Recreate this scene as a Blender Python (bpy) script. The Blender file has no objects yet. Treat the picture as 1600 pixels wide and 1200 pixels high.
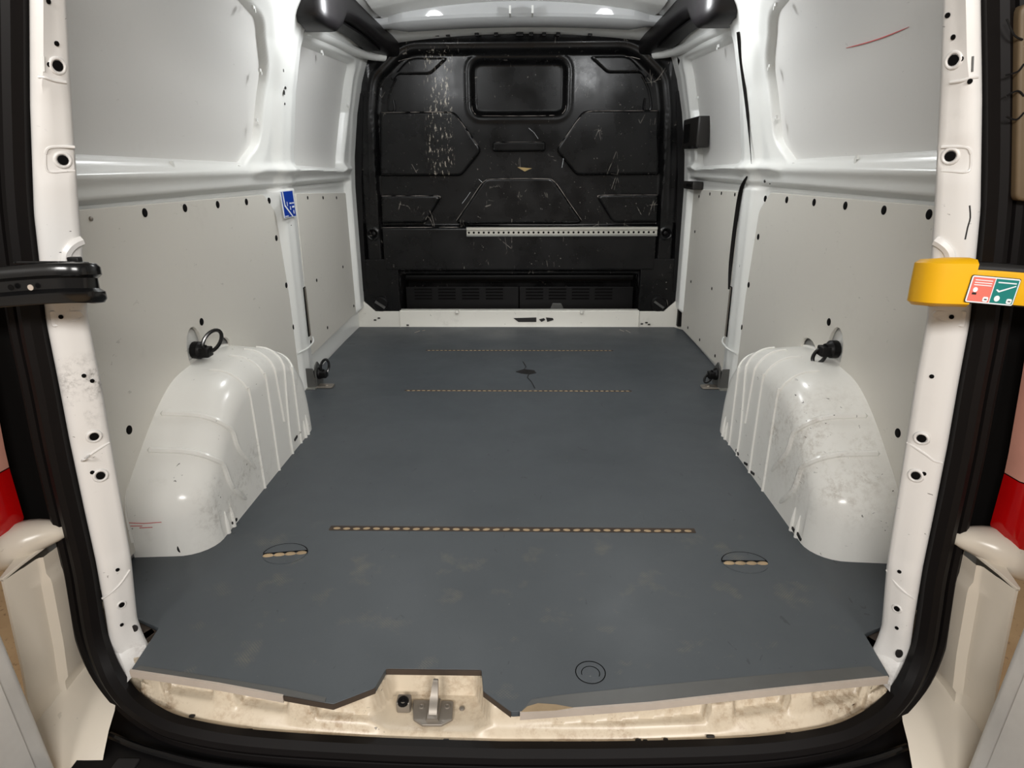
import bpy, bmesh, math, random
import numpy as np
from mathutils import Vector, Matrix
from mathutils.bvhtree import BVHTree

random.seed(7)
S = bpy.context.scene
COL = S.collection
pi = math.pi

# ------------------------------------------------------------------ camera
F, PITCH, YAW, ROLL, CX, CZ = 990.0, .3332, .0227, -.005, .038, .857
_f = Vector((-math.sin(YAW)*math.cos(PITCH), math.cos(YAW)*math.cos(PITCH), -math.sin(PITCH)))
_r0 = Vector((math.cos(YAW), math.sin(YAW), 0)); _u0 = _r0.cross(_f)
_r = _r0*math.cos(ROLL) + _u0*math.sin(ROLL); _u = _u0*math.cos(ROLL) - _r0*math.sin(ROLL)
CAM = Vector((CX, 0, CZ))
cd = bpy.data.cameras.new('camera'); co = bpy.data.objects.new('camera', cd); COL.objects.link(co)
cd.sensor_fit = 'HORIZONTAL'; cd.sensor_width = 36; cd.lens = F/1600*36; cd.clip_start = .01
m = Matrix.Identity(4)
for i in range(3):
    m[i][0] = _r[i]; m[i][1] = _u[i]; m[i][2] = -_f[i]; m[i][3] = CAM[i]
co.matrix_world = m
S.camera = co

# ------------------------------------------------------------------ light
S.view_settings.view_transform = 'Standard'; S.view_settings.look = 'None'
S.view_settings.gamma = 1; S.view_settings.use_curve_mapping = False
S.view_settings.exposure = .36
w = bpy.data.worlds.new('workshop'); S.world = w; w.use_nodes = True
bg = w.node_tree.nodes['Background']; bg.inputs[0].default_value = (1.0, .93, .84, 1); bg.inputs[1].default_value = .15

def area(name, loc, target, sx, sy, power, col=(1, 1, 1)):
    l = bpy.data.lights.new(name, 'AREA'); l.shape = 'RECTANGLE'; l.size = sx; l.size_y = sy; l.energy = power; l.color = col
    o = bpy.data.objects.new(name, l); COL.objects.link(o); o.location = loc
    o.rotation_euler = (Vector(target)-Vector(loc)).to_track_quat('-Z', 'Y').to_euler()
    return o
# workshop strip lights behind the van and the two load-area lamps under the roof
area('workshop_light', (-1.2, -2.2, 2.2), (-.1, 2.4, .5), 1.3, .5, 74, (1.0, .97, .935))
area('workshop_light', (1.2, -2.2, 2.2), (.1, 2.4, .5), 1.3, .5, 74, (1.0, .97, .935))
for x in (-.44, .44):
    l = bpy.data.lights.new('load_area_lamp', 'POINT'); l.energy = 6.6; l.shadow_soft_size = .05; l.color = (.97, .985, 1.0)
    o = bpy.data.objects.new('load_area_lamp', l); COL.objects.link(o); o.location = (x, 2.44, 1.40)

# ------------------------------------------------------------------ pixel helpers (1600x1200 photograph -> a point at a real depth)
def ray(px, py): return _r*((px-800)/F) - _u*((py-600)/F) + _f
def onY(px, py, y): d = ray(px, py); return CAM + d*(y/d.y)
def onX(px, py, x): d = ray(px, py); return CAM + d*((x-CX)/d.x)
def onZ(px, py, z): d = ray(px, py); return CAM + d*((z-CZ)/d.z)

# ------------------------------------------------------------------ materials
def lin(c): return tuple(((v/255)/12.92 if v <= 10 else (((v/255)+.055)/1.055)**2.4) for v in c)
class NT:
    def __init__(self, name):
        self.m = bpy.data.materials.new(name); self.m.use_nodes = True
        self.t = self.m.node_tree; self.b = self.t.nodes['Principled BSDF']
        self.tc = self.t.nodes.new('ShaderNodeTexCoord')
    def n(self, typ, **kw):
        x = self.t.nodes.new(typ)
        for k, v in kw.items(): setattr(x, k, v)
        return x
    def l(self, a, b): self.t.links.new(a, b)
    def noise(self, scale, detail=4, rough=.55, dist=0, sc3=None, gen='Object'):
        x = self.n('ShaderNodeTexNoise'); x.inputs['Scale'].default_value = scale; x.inputs['Detail'].default_value = detail
        x.inputs['Roughness'].default_value = rough; x.inputs['Distortion'].default_value = dist
        src = self.tc.outputs[gen]
        if sc3:
            mp = self.n('ShaderNodeMapping'); mp.inputs['Scale'].default_value = sc3; self.l(src, mp.inputs[0]); src = mp.outputs[0]
        self.l(src, x.inputs['Vector']); return x.outputs[0]
    def ramp(self, src, a, b, va=0., vb=1.):
        x = self.n('ShaderNodeMapRange'); x.inputs[1].default_value = a; x.inputs[2].default_value = b
        x.inputs[3].default_value = va; x.inputs[4].default_value = vb; self.l(src, x.inputs[0]); return x.outputs[0]
    def math(self, op, a, b=None):
        x = self.n('ShaderNodeMath', operation=op)
        for i, v in enumerate((a, b)):
            if v is None: continue
            if isinstance(v, (int, float)): x.inputs[i].default_value = v
            else: self.l(v, x.inputs[i])
        return x.outputs[0]
    def mix(self, fac, a, b):
        x = self.n('ShaderNodeMix', data_type='RGBA')
        if isinstance(fac, (int, float)): x.inputs[0].default_value = fac
        else: self.l(fac, x.inputs[0])
        for i, v in ((6, a), (7, b)):
            if isinstance(v, tuple): x.inputs[i].default_value = (*v, 1)
            else: self.l(v, x.inputs[i])
        return x.outputs[2]
    def bump(self, h, strength, dist=.001):
        x = self.n('ShaderNodeBump'); x.inputs['Strength'].default_value = strength; x.inputs['Distance'].default_value = dist
        self.l(h, x.inputs['Height']); self.l(x.outputs[0], self.b.inputs['Normal'])
    def box(self, x0, x1, y0, y1, z0, z1, soft=.02):
        """1 inside an object-space box, soft edges"""
        sep = self.n('ShaderNodeSeparateXYZ'); self.l(self.tc.outputs['Object'], sep.inputs[0]); out = None
        for i, (a, b) in enumerate(((x0, x1), (y0, y1), (z0, z1))):
            if a is None: continue
            lo = self.ramp(sep.outputs[i], a-soft, a+soft); hi = self.ramp(sep.outputs[i], b-soft, b+soft, 1, 0)
            v = self.math('MULTIPLY', lo, hi); out = v if out is None else self.math('MULTIPLY', out, v)
        return out
    def done(self, col=None, rough=None, metal=None, coat=None, spec=None):
        b = self.b
        if col is not None:
            if isinstance(col, tuple): b.inputs['Base Color'].default_value = (*col, 1)
            else: self.l(col, b.inputs['Base Color'])
        for k, v in (('Roughness', rough), ('Metallic', metal), ('Coat Weight', coat), ('Specular IOR Level', spec)):
            if v is None: continue
            if isinstance(v, (int, float)): b.inputs[k].default_value = v
            else: self.l(v, b.inputs[k])
        return self.m

def plain(name, rgb, rough=.5, metal=0, coat=0, spec=None, var=.06):
    t = NT(name); c = lin(rgb)
    n = t.noise(14, 5)
    c2 = tuple(v*(1-var*2.5) for v in c)
    return t.done(t.mix(t.ramp(n, .35, .75), c, c2), rough, metal, coat, spec)

def paint(name, rgb, rough=.28, chips=.5, dirt=.25, dirtcol=(96, 84, 66), coat=.0, grime=None):
    t = NT(name); c = lin(rgb)
    big = t.noise(5, 8, .62); fine = t.noise(38, 6, .6)
    d = t.math('MULTIPLY', t.ramp(big, .54, .80), t.ramp(fine, .46, .72))
    col = t.mix(t.math('MULTIPLY', d, dirt), c, lin(dirtcol))
    ch = t.noise(70, 3, .5, .8, (1, .55, 1.6)); msk = t.noise(6, 3)
    cm = t.math('MULTIPLY', t.ramp(ch, .70, .715), t.ramp(msk, .50, .60))
    col = t.mix(t.math('MULTIPLY', cm, chips), col, lin((38, 36, 33)))
    if grime:                                   # (box, colour, amount)
        for bx, gc, am in grime:
            g = t.math('MULTIPLY', t.math('MULTIPLY', t.box(*bx), t.ramp(t.noise(14, 7, .7), .42, .66)), t.ramp(t.noise(70, 6, .75), .44, .60))
            col = t.mix(t.math('MULTIPLY', g, am), col, lin(gc))
    rg = rough+.02
    return t.done(col, rg, 0, coat)

MAT = {}
MAT['white'] = paint('white_paint', (226, 227, 224), .26, .12, .02)
MAT['gloss'] = plain('gloss_white_paint', (190, 192, 193), .05, var=.01)
MAT['skin'] = paint('white_outer_skin', (216, 215, 212), .30, .15, .08)
MAT['pillar'] = paint('white_pillar_paint', (222, 220, 217), .30, .8, .30, (92, 80, 66), grime=[
    ((None, None, None, None, -.2, -.015, .03), (88, 58, 30), .95),
    ((-.70, -.64, None, None, .46, .56, .02), (50, 45, 38), .95)])
MAT['arch'] = paint('white_wheel_arch_paint', (234, 233, 228), .20, .95, .5, (120, 104, 80), grime=[
    ((.62, .85, 1.25, 1.62, .10, .30, .05), (120, 98, 66), .5), ((-.72, -.62, 1.25, 1.6, .02, .14, .03), (90, 72, 48), .6)])
MAT['sill'] = paint('cream_sill_paint', (204, 190, 168), .32, .95, .75, (112, 74, 36), grime=[
    ((-.74, -.60, .8, 1.0, -.1, .03, .04), (66, 42, 20), .85), ((.60, .76, .8, 1.0, -.1, .03, .04), (66, 42, 20), .85),
    ((None, None, .7, .93, None, None, .02), (128, 92, 52), .55)])
MAT['quarter'] = paint('cream_quarter_paint', (220, 211, 196), .25, .15, .05)
MAT['ply'] = paint('grey_white_ply_lining', (208, 205, 197), .55, .25, .14, (120, 112, 98))
MAT['ply_edge'] = plain('ply_edge', (222, 218, 206), .6)
MAT['black'] = plain('black_plastic', (10, 9, 10), .45, spec=.25)
MAT['rubber'] = plain('black_rubber', (13, 10, 10), .5, spec=.2)
MAT['gloss_black'] = plain('gloss_black_steel', (14, 14, 15), .2)
MAT['hole'] = plain('dark_hole', (12, 11, 11), .8, spec=.1)
MAT['cover'] = plain('charcoal_roof_cover', (17, 15, 17), .42)
MAT['yellow'] = plain('yellow_plastic', (228, 172, 3), .42, var=.03)
MAT['steel'] = plain('dull_steel', (150, 143, 134), .48, .65)
MAT['alu'] = plain('brushed_aluminium', (225, 224, 216), .3, .85, var=.02)
MAT['brown_plastic'] = plain('dark_brown_plastic', (28, 25, 23), .45)
MAT['bracket'] = plain('grey_bracket_paint', (84, 84, 82), .4)
MAT['wood'] = plain('raw_ply_wood', (168, 146, 114), .7, var=.15)
MAT['darkwood'] = plain('stained_ply_edge', (66, 54, 44), .8, var=.2)
MAT['nosing'] = plain('grey_beige_nosing', (182, 170, 158), .5)
MAT['red'] = plain('red_lens', (176, 8, 10), .12)
MAT['clear'] = plain('pale_lens', (206, 150, 134), .12)
MAT['blue'] = plain('blue_sticker', (12, 58, 158), .4, var=.02)
MAT['print_white'] = plain('white_print', (228, 232, 236), .45, var=.0)
MAT['print_red'] = plain('salmon_print', (220, 112, 98), .45, var=.0)
MAT['print_green'] = plain('teal_print', (10, 118, 112), .45, var=.0)
MAT['print_black'] = plain('black_print', (26, 24, 24), .5, var=.0)
MAT['doorwhite'] = plain('door_paint', (216, 214, 210), .3)
MAT['doortrim'] = plain('door_inner_trim', (100, 84, 62), .55)
MAT['redmark'] = plain('red_mark', (206, 96, 92), .6)
MAT['tread'] = plain('bumper_tread', (34, 33, 34), .5)
MAT['amber_scuff'] = plain('amber_scuff', (170, 146, 96), .6)

def m_floor():
    t = NT('dark_grey_antislip_ply')
    base = lin((75, 80, 84)); lo = lin((67, 72, 76))
    big = t.noise(1.6, 6, .6); col = t.mix(t.ramp(big, .35, .7), base, lo)
    # worn woven texture showing in patches
    x = t.n('ShaderNodeTexChecker'); x.inputs['Scale'].default_value = 330; t.l(t.tc.outputs['Object'], x.inputs['Vector'])
    patch = t.math('MULTIPLY', t.ramp(t.noise(11, 4, .6), .58, .72), t.box(-.6, .6, .82, 1.36, None, None, .05) if False else t.box(-.62, .66, .80, 1.36, -1, 1, .06))
    col = t.mix(t.math('MULTIPLY', t.math('MULTIPLY', patch, x.outputs['Fac']), .34), col, lin((150, 138, 112)))
    sp = t.ramp(t.noise(120, 2, .5), .74, .78); col = t.mix(t.math('MULTIPLY', sp, .35), col, lin((140, 138, 132)))
    sp2 = t.ramp(t.noise(34, 3, .5, 1.2, (1, .5, 1)), .70, .73); col = t.mix(t.math('MULTIPLY', sp2, .5), col, lin((44, 46, 48)))
    t.bump(t.noise(420, 2), .12, .0006)
    return t.done(col, t.ramp(t.noise(6, 6), .3, .7, .42, .56), 0, 0, .45)
MAT['floor'] = m_floor()

def m_bulk():
    t = NT('scuffed_black_bulkhead')
    col = lin((11, 11, 12))
    smudge = t.ramp(t.noise(5, 5, .6), .45, .75); col = t.mix(t.math('MULTIPLY', smudge, .45), col, lin((26, 24, 24)))
    # thin straight-ish scratches: edges of stretched voronoi cells, broken up by noise
    def scr(scale, sc3, rot, wdt, thr, amt, col):
        mp = t.n('ShaderNodeMapping'); mp.inputs['Scale'].default_value = sc3; mp.inputs['Rotation'].default_value = (0, rot, 0)
        t.l(t.tc.outputs['Object'], mp.inputs[0])
        v = t.n('ShaderNodeTexVoronoi', feature='DISTANCE_TO_EDGE'); v.inputs['Scale'].default_value = scale; t.l(mp.outputs[0], v.inputs['Vector'])
        ln = t.ramp(v.outputs['Distance'], wdt*.4, wdt, 1, 0)
        br = t.ramp(t.noise(9, 4, .6), thr, thr+.04)
        return t.mix(t.math('MULTIPLY', t.math('MULTIPLY', ln, br), amt), col, lin((150, 144, 136)))
    col = scr(9, (1, .02, .35), .5, .012, .60, .55, col)
    col = scr(8, (.4, .02, 1), .3, .010, .62, .5, col)
    col = scr(14, (1, .02, .3), -.7, .014, .62, .4, col)
    chips = t.math('MULTIPLY', t.ramp(t.noise(75, 3, .55), .70, .73), t.ramp(t.noise(4, 3), .42, .6))
    col = t.mix(t.math('MULTIPLY', chips, .6), col, lin((170, 165, 158)))
    # band where a ladder has rubbed: upright run of pale speckle
    band = t.math('MULTIPLY', t.box(-.47, -.34, 3, 4, .80, 1.40, .012), t.ramp(t.noise(95, 5, .65, 0, (1, 1, .30)), .57, .64))
    col = t.mix(t.math('MULTIPLY', band, .85), col, lin((205, 196, 180)))
    return t.done(col, t.ramp(t.noise(7, 5), .3, .7, .20, .40), 0, 0, .32)
MAT['bulk'] = m_bulk()
MAT['ledge'] = paint('white_ledge_paint', (222, 220, 212), .3, .9, .5, (96, 88, 74))
def m_ground():
    t = NT('beige_concrete')
    c = t.mix(t.ramp(t.noise(3, 8, .6), .3, .75), lin((205, 172, 130)), lin((176, 142, 104)))
    return t.done(t.mix(t.ramp(t.noise(60, 4), .6, .7), c, lin((150, 120, 88))), .8)
MAT['ground'] = m_ground()

# ------------------------------------------------------------------ mesh helpers
def link(o, parent=None, kind=None, label=None, cat=None, group=None):
    COL.objects.link(o)
    if parent is not None:
        o.parent = parent
        if parent.type == 'EMPTY': o.matrix_parent_inverse = Matrix.Translation(-Vector(parent.location))
    if kind: o['kind'] = kind
    if label: o['label'] = label
    if cat: o['category'] = cat
    if group: o['group'] = group
    return o
def mk(name, vf, mat, parent=None, ang=35, **kw):
    me = bpy.data.meshes.new(name); me.from_pydata([tuple(v) for v in vf[0]], [], vf[1]); me.update()
    bm = bmesh.new(); bm.from_mesh(me); bmesh.ops.recalc_face_normals(bm, faces=bm.faces); bm.to_mesh(me); bm.free()
    me.polygons.foreach_set('use_smooth', [True]*len(me.polygons)); me.set_sharp_from_angle(angle=math.radians(ang))
    me.materials.append(MAT[mat])
    return link(bpy.data.objects.new(name, me), parent, **kw)
def empty(name, loc, label, cat, group=None, kind=None):
    o = bpy.data.objects.new(name, None); o.location = loc; o.empty_display_size = .05
    return link(o, None, kind, label, cat, group)
def inst(src, name, loc, rot, parent, scale=1):
    """another copy of a small mesh, sharing its data"""
    o = bpy.data.objects.new(name, src); link(o, parent)
    o.matrix_basis = Matrix.LocRotScale(Vector(loc), rot, Vector((scale, scale, scale)) if isinstance(scale, (int, float)) else Vector(scale))
    return o
def join(*parts):
    V, Fs = [], []
    for v, f in parts:
        k = len(V); V += list(v); Fs += [tuple(i+k for i in q) for q in f]
    return V, Fs
def loft(rows, cu=False, cv=False, cap=False):
    """rows: list of equally long point lists; cu closes each row, cv closes the stack"""
    n = len(rows[0]); V = [p for r in rows for p in r]; Fs = []
    R = len(rows)
    for i in range(R if cv else R-1):
        for j in range(n if cu else n-1):
            a = i*n+j; b = i*n+(j+1) % n; c = ((i+1) % R)*n+(j+1) % n; d = ((i+1) % R)*n+j
            Fs.append((a, b, c, d))
    if cap: Fs.append(tuple(range(n))); Fs.append(tuple((R-1)*n+j for j in range(n)))
    return V, Fs
def sweep(path, prof, up=(0, 0, 1), closed=False, cu=True, cap=True, scale=None):
    path = [Vector(p) for p in path]; rows = []; N = len(path); up = Vector(up)
    for i, p in enumerate(path):
        a = path[i-1] if (i or closed) else path[i]; b = path[(i+1) % N] if (i < N-1 or closed) else path[i]
        t = (b-a).normalized(); s = t.cross(up)
        if s.length < 1e-4: s = t.cross(Vector((0, 1, 0)))
        s.normalize(); u = s.cross(t); k = scale[i] if scale else 1
        rows.append([p + s*(q[0]*k) + u*(q[1]*k) for q in prof])
    return loft(rows, cu, closed, cap and not closed)
def circ(r, n=10, e=1): return [(r*math.cos(2*pi*k/n), r*e*math.sin(2*pi*k/n)) for k in range(n)]
def tube(path, r, n=8, closed=False, scale=None):
    """round tube with a transported frame"""
    path = [Vector(p) for p in path]; N = len(path); rows = []; ref = None
    for i, p in enumerate(path):
        a = path[i-1] if (i or closed) else path[i]; b = path[(i+1) % N] if (i < N-1 or closed) else path[i]
        t = (b-a).normalized()
        if ref is None: ref = t.orthogonal()
        s = (ref - t*ref.dot(t)).normalized(); ref = s; u = t.cross(s); k = r*(scale[i] if scale else 1)
        rows.append([p + s*(k*math.cos(2*pi*q/n)) + u*(k*math.sin(2*pi*q/n)) for q in range(n)])
    return loft(rows, True, closed, not closed)
def smooth(pts, n=6, closed=False):
    """Catmull-Rom through the points"""
    P = [Vector(p) for p in pts]; N = len(P); out = []
    for i in range(N if closed else N-1):
        g = (lambda k: P[k % N]) if closed else (lambda k: P[min(max(k, 0), N-1)])
        p0, p1, p2, p3 = g(i-1), g(i), g(i+1), g(i+2)
        for k in range(n):
            t = k/n
            out.append(.5*((2*p1)+(p2-p0)*t+(2*p0-5*p1+4*p2-p3)*t*t+(3*p1-p0-3*p2+p3)*t**3))
    if not closed: out.append(P[-1])
    return out
def rounded(poly, r, n=5):
    out = []; N = len(poly)
    for i in range(N):
        p = Vector(poly[i][:2]); a = Vector(poly[i-1][:2]); b = Vector(poly[(i+1) % N][:2])
        rr = poly[i][2] if len(poly[i]) > 2 else r
        u = (a-p); v = (b-p); lu, lv = u.length, v.length; u /= lu; v /= lv
        ang = u.angle(v, pi)
        d = min(rr/max(math.tan(ang/2), 1e-3), lu*.48, lv*.48)
        if rr <= 0 or ang > pi-.05: out.append((p.x, p.y)); continue
        A = p+u*d; B = p+v*d
        for k in range(n+1):
            t = k/n; q = A*(1-t)**2 + p*(2*t*(1-t)) + B*t*t; out.append((q.x, q.y))
    return out
def plate(outline, th, mp, bevel=.0, holes=(), res=2):
    """flat plate with holes: outline in (u, v), thickness along w from 0 to th, mp(u, v, w) -> point"""
    cu = bpy.data.curves.new('tmp', 'CURVE'); cu.dimensions = '2D'; cu.fill_mode = 'BOTH'
    cu.extrude = max(th/2-bevel, 0); cu.bevel_depth = bevel; cu.bevel_resolution = res; cu.offset = -bevel
    for pts in [outline, *holes]:
        sp = cu.splines.new('POLY'); sp.points.add(len(pts)-1); sp.use_cyclic_u = True
        for k, p in enumerate(pts): sp.points[k].co = (p[0], p[1], 0, 1)
    o = bpy.data.objects.new('tmp', cu); COL.objects.link(o)
    dg = bpy.context.evaluated_depsgraph_get(); me = bpy.data.meshes.new_from_object(o.evaluated_get(dg))
    V = [mp(v.co.x, v.co.y, v.co.z+th/2) for v in me.vertices]; Fs = [tuple(p.vertices) for p in me.polygons]
    bpy.data.objects.remove(o); bpy.data.curves.remove(cu); bpy.data.meshes.remove(me)
    return V, Fs
def boxm(c, s, rot=None):
    V = []
    for x in (-.5, .5):
        for y in (-.5, .5):
            for z in (-.5, .5):
                v = Vector((x*s[0], y*s[1], z*s[2]))
                if rot: v = rot @ v
                V.append(Vector(c)+v)
    return V, [(0, 1, 3, 2), (4, 6, 7, 5), (0, 4, 5, 1), (2, 3, 7, 6), (0, 2, 6, 4), (1, 5, 7, 3)]
def rbox(c, s, r, rot=None):
    """box with rounded edges in plan (x-y of its own frame) and a small top bevel"""
    hx, hy = s[0]/2, s[1]/2
    ol = rounded([(-hx, -hy), (hx, -hy), (hx, hy), (-hx, hy)], r, 4)
    def mp(u, v, w_):
        q = Vector((u, v, w_-s[2]/2))
        return Vector(c)+((rot @ q) if rot else q)
    return plate(ol, s[2], mp, min(r*.5, s[2]*.3))
def revolve(prof, n, mat4):
    rows = [[mat4 @ Vector((r*math.cos(2*pi*k/n), r*math.sin(2*pi*k/n), h)) for k in range(n)] for r, h in prof]
    return loft(rows, True, False, True)
def torus(R, r, mat4, n=20, k=8, arc=1.0, ex=1.0):
    path = [mat4 @ Vector((R*math.cos(2*pi*i/n), R*ex*math.sin(2*pi*i/n), 0)) for i in range(n)]
    return tube(path, r, k, closed=True)
def sstep(x, a, b): t = np.clip((x-a)/(b-a), 0, 1); return t*t*(3-2*t)
def sdpoly(px, py, poly):
    """signed distance to a polygon, negative inside (numpy)"""
    d = np.full(px.shape, 1e9); inside = np.zeros(px.shape, bool); N = len(poly)
    for i in range(N):
        ax, ay = poly[i]; bx, by = poly[(i+1) % N]
        ex, ey = bx-ax, by-ay; L = ex*ex+ey*ey+1e-12
        t = np.clip(((px-ax)*ex+(py-ay)*ey)/L, 0, 1)
        d = np.minimum(d, np.hypot(px-ax-t*ex, py-ay-t*ey))
        c = ((ay > py) != (by > py)) & (px < (bx-ax)*(py-ay)/((by-ay) if by != ay else 1e-12)+ax)
        inside ^= c
    return np.where(inside, -d, d)
def gridmesh(X, Y, Z):
    n, k = X.shape; V = np.stack([X.ravel(), Y.ravel(), Z.ravel()], 1).tolist()
    idx = np.arange(n*k).reshape(n, k)
    Fq = np.stack([idx[:-1, :-1].ravel(), idx[:-1, 1:].ravel(), idx[1:, 1:].ravel(), idx[1:, :-1].ravel()], 1).tolist()
    return V, Fq
def disc_mesh(name, r, mat, dome=.15, n=14, depth=0):
    """small plug / hole: local +z is its outward side"""
    pr = [(r, -.002), (r, .0004), (r*.9, .0004+r*dome*.6), (r*.5, .0004+r*dome), (.0001, .0004+r*dome)]
    V, Fs = revolve(pr, n, Matrix.Identity(4))
    me = bpy.data.meshes.new(name); me.from_pydata([tuple(v) for v in V], [], Fs); me.update()
    me.polygons.foreach_set('use_smooth', [True]*len(me.polygons)); me.set_sharp_from_angle(angle=.6); me.materials.append(MAT[mat]); return me
def ring_mesh(name, R, r, mat, h=.6):
    V, Fs = torus(R, r, Matrix.Diagonal((1, 1, h, 1)), 18, 6)
    me = bpy.data.meshes.new(name); me.from_pydata([tuple(v) for v in V], [], Fs); me.update()
    me.polygons.foreach_set('use_smooth', [True]*len(me.polygons)); me.materials.append(MAT[mat]); return me
def facing(d): return Vector(d).to_track_quat('Z', 'Y')
PLUG = disc_mesh('plug', .0105, 'hole', .12)
PLUGS = disc_mesh('small_plug', .0075, 'hole', .12)
HOLE = disc_mesh('hole', .008, 'hole', .02); RIM = ring_mesh('hole_rim', .011, .0032, 'pillar')
SCREW = disc_mesh('screw', .005, 'steel', .5)

# ------------------------------------------------------------------ ground
mk('ground', gridmesh(*np.meshgrid(np.linspace(-4, 4, 9), np.linspace(-5, 6, 12)), np.full((12, 9), -.62)), 'ground', kind='structure')

# ------------------------------------------------------------------ side walls
def xw(z): return np.interp(z, [-.05, .75, .9, 1.1, 1.25, 1.35, 1.42, 1.47, 1.50, 1.515], [.89, .885, .875, .845, .81, .775, .735, .67, .57, .46])
REAR_OPEN = rounded([(.95, .878), (2.14, .858, .05), (2.27, .92, .10), (2.335, 1.16, .12), (2.24, 1.30, .10), (2.05, 1.33), (.95, 1.33)], .03, 6)
FRONT_OPEN = rounded([(2.50, .845), (3.26, .826), (3.325, 1.1), (3.31, 1.325), (2.56, 1.295)], .05, 5)
def wall_d(y, z):
    d = np.zeros_like(y)
    rear = 1-sstep(y, 2.36, 2.40)
    # waist rail with groove below
    up = sstep(z, .775, .795)
    d += up*.022
    d += .022*np.exp(-((z-.842)/.016)**2)*np.clip(1-sstep(z, .87, .90), 0, 1)
    d -= .012*np.exp(-((z-.783)/.008)**2)
    # sliding-door bay and its counterpart sit a little further out
    front = sstep(y, 2.56, 2.62)
    d -= front*.006*(1-up)
    # pillar between the bays
    pil = sstep(y, 2.33, 2.40)*(1-sstep(y, 2.50, 2.56))
    d += pil*(.022+.018*(1-up))
    d += np.exp(-((y-2.45)/.03)**2)*.006
    # openings down to the outer skin
    a = sdpoly(y, z, REAR_OPEN); d = d*(sstep(a, -.004, .05)*.55+.45) + 0
    d -= .08*(1-sstep(a, -.034, .002))
    b = sdpoly(y, z, FRONT_OPEN); d -= .08*(1-sstep(b, -.034, .002))
    # front frame beside the bulkhead
    fm = sstep(y, 3.35, 3.385)*sstep(z, .08, .12); d = d*(1-fm)+.028*fm
    return d
def build_wall(s):
    side = 'left' if s < 0 else 'right'
    ys = np.linspace(.99, 3.56, 430); zs = np.concatenate([np.linspace(-.05, 1.30, 250), np.linspace(1.304, 1.515, 46)])
    Y, Z = np.meshgrid(ys, zs); X = s*(xw(Z)-wall_d(Y, Z))
    wall = mk('wall_'+side, gridmesh(X, Y, Z), 'white', kind='structure', ang=60,
              label='white painted steel side of the load bay, on the %s of the photo' % side)
    # outer skin seen through the two openings
    for nm, (y0, y1, z0, z1) in (('outer_skin', (.97, 2.40, .84, 1.36)), ('outer_skin', (2.47, 3.36, .80, 1.36))):
        yy, zz = np.meshgrid(np.linspace(y0, y1, 30), np.linspace(z0, z1, 24)); xx = s*(xw(zz)+.012+.006*np.sin((zz-z0)/(z1-z0)*pi))
        mk(nm, gridmesh(xx, yy, zz), 'skin', wall)
    # little metal clips on the opening edges
    px = ([(406, 110), (401, 188), (268, 255), (373, 261), (396, 12), (503, 81), (544, 165), (538, 232)] if s < 0 else
          [(1203, 103), (1213, 183), (1339, 246), (1240, 257), (1212, 8), (1122, 72), (1090, 152), (1145, 263)])
    for p in px:
        q = onX(p[0], p[1], s*(.86 if p[1] > 150 else .82))
        z = q.z; x = s*(float(xw(np.array(z)))-.012); q = onX(p[0], p[1], x)
        mk('clip', join(boxm(q, (.006, .012, .010)), boxm(q-Vector((s*.004, 0, .008)), (.003, .006, .010))), 'white', wall)
    # holes and black knocks on the pillar
    nd = facing((-s, 0, 0))
    for p, me in (([(452, 352), HOLE], [(447, 362), HOLE]) if s < 0 else ([(1167, 144), HOLE], [(1163, 317), HOLE], [(1169, 334), HOLE])):
        q = onX(p[0], p[1], s*.835); zz = np.array([[q.z]]); yy = np.array([[q.y]])
        q = onX(p[0], p[1], s*(float(xw(zz)[0, 0])-float(wall_d(yy, zz)[0, 0]))-s*.001)
        inst(me, 'hole', q, nd, wall, .55)
    for p, a_, b_ in (((446, 137), .018, .010), ((444, 144), .012, .018), ((445, 162), .008, .010), ((455, 352), .014, .004), ((443, 110), .004, .012)) if s < 0 else (((1195, 283), .020, .012), ((1203, 287), .010, .005), ((1161, 100), .004, .014), ((1164, 122), .006, .016), ((1167, 345), .006, .010), ((1156, 415), .006, .014), ((1190, 362), .020, .004)):
        q = onX(p[0], p[1], s*.835)
        for _ in range(3):
            zz = np.array([[q.z]]); yy = np.array([[q.y]]); q = onX(p[0], p[1], s*(float(xw(zz)[0, 0])-float(wall_d(yy, zz)[0, 0])))
        k_ = random.uniform(.6, 1.3); mk('scuff', plate(rounded([(q.y-a_/2, q.z-b_*.3), (q.y+a_*.2, q.z-b_/2), (q.y+a_/2, q.z+b_*.1*k_), (q.y-a_*.1, q.z+b_/2)], .002, 2), .002, lambda u, v, w_: Vector((q.x-s*(w_-.001), u, v))), 'print_black', wall)
    # dark vent slot low on the pillar, with a seam below
    q0 = Vector((s*.8475, 2.485, .395)); q1 = Vector((s*.8475, 2.50, .20))
    mk('vent_slot', join(boxm((s*.846, 2.492, .30), (.006, .026, .20))), 'hole', wall)
    mk('vent_slot_bar', join(boxm((s*.842, 2.492, .30), (.006, .007, .196))), 'steel', wall)
    mk('seam', tube(smooth([(s*.850, 2.36, .165), (s*.840, 2.44, .163), (s*.842, 2.52, .168), (s*.86, 2.57, .175)]), .0035, 6), 'white', wall)
    # white rail along the top of the front bay
    mk('cant_rail', sweep(smooth([(s*.775, 2.55, 1.325), (s*.765, 2.9, 1.345), (s*.755, 3.2, 1.352), (s*.72, 3.38, 1.358), (s*.665, 3.46, 1.362)], 5),
                          circ(.026, 12, .8), scale=None), 'white', wall)
    mk('rail_bead', tube(smooth([(s*.795, 2.55, 1.298), (s*.79, 2.95, 1.315), (s*.785, 3.2, 1.325)], 5), .006, 6), 'alu', wall)
    return wall
WALL = {s: build_wall(s) for s in (-1, 1)}

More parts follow.
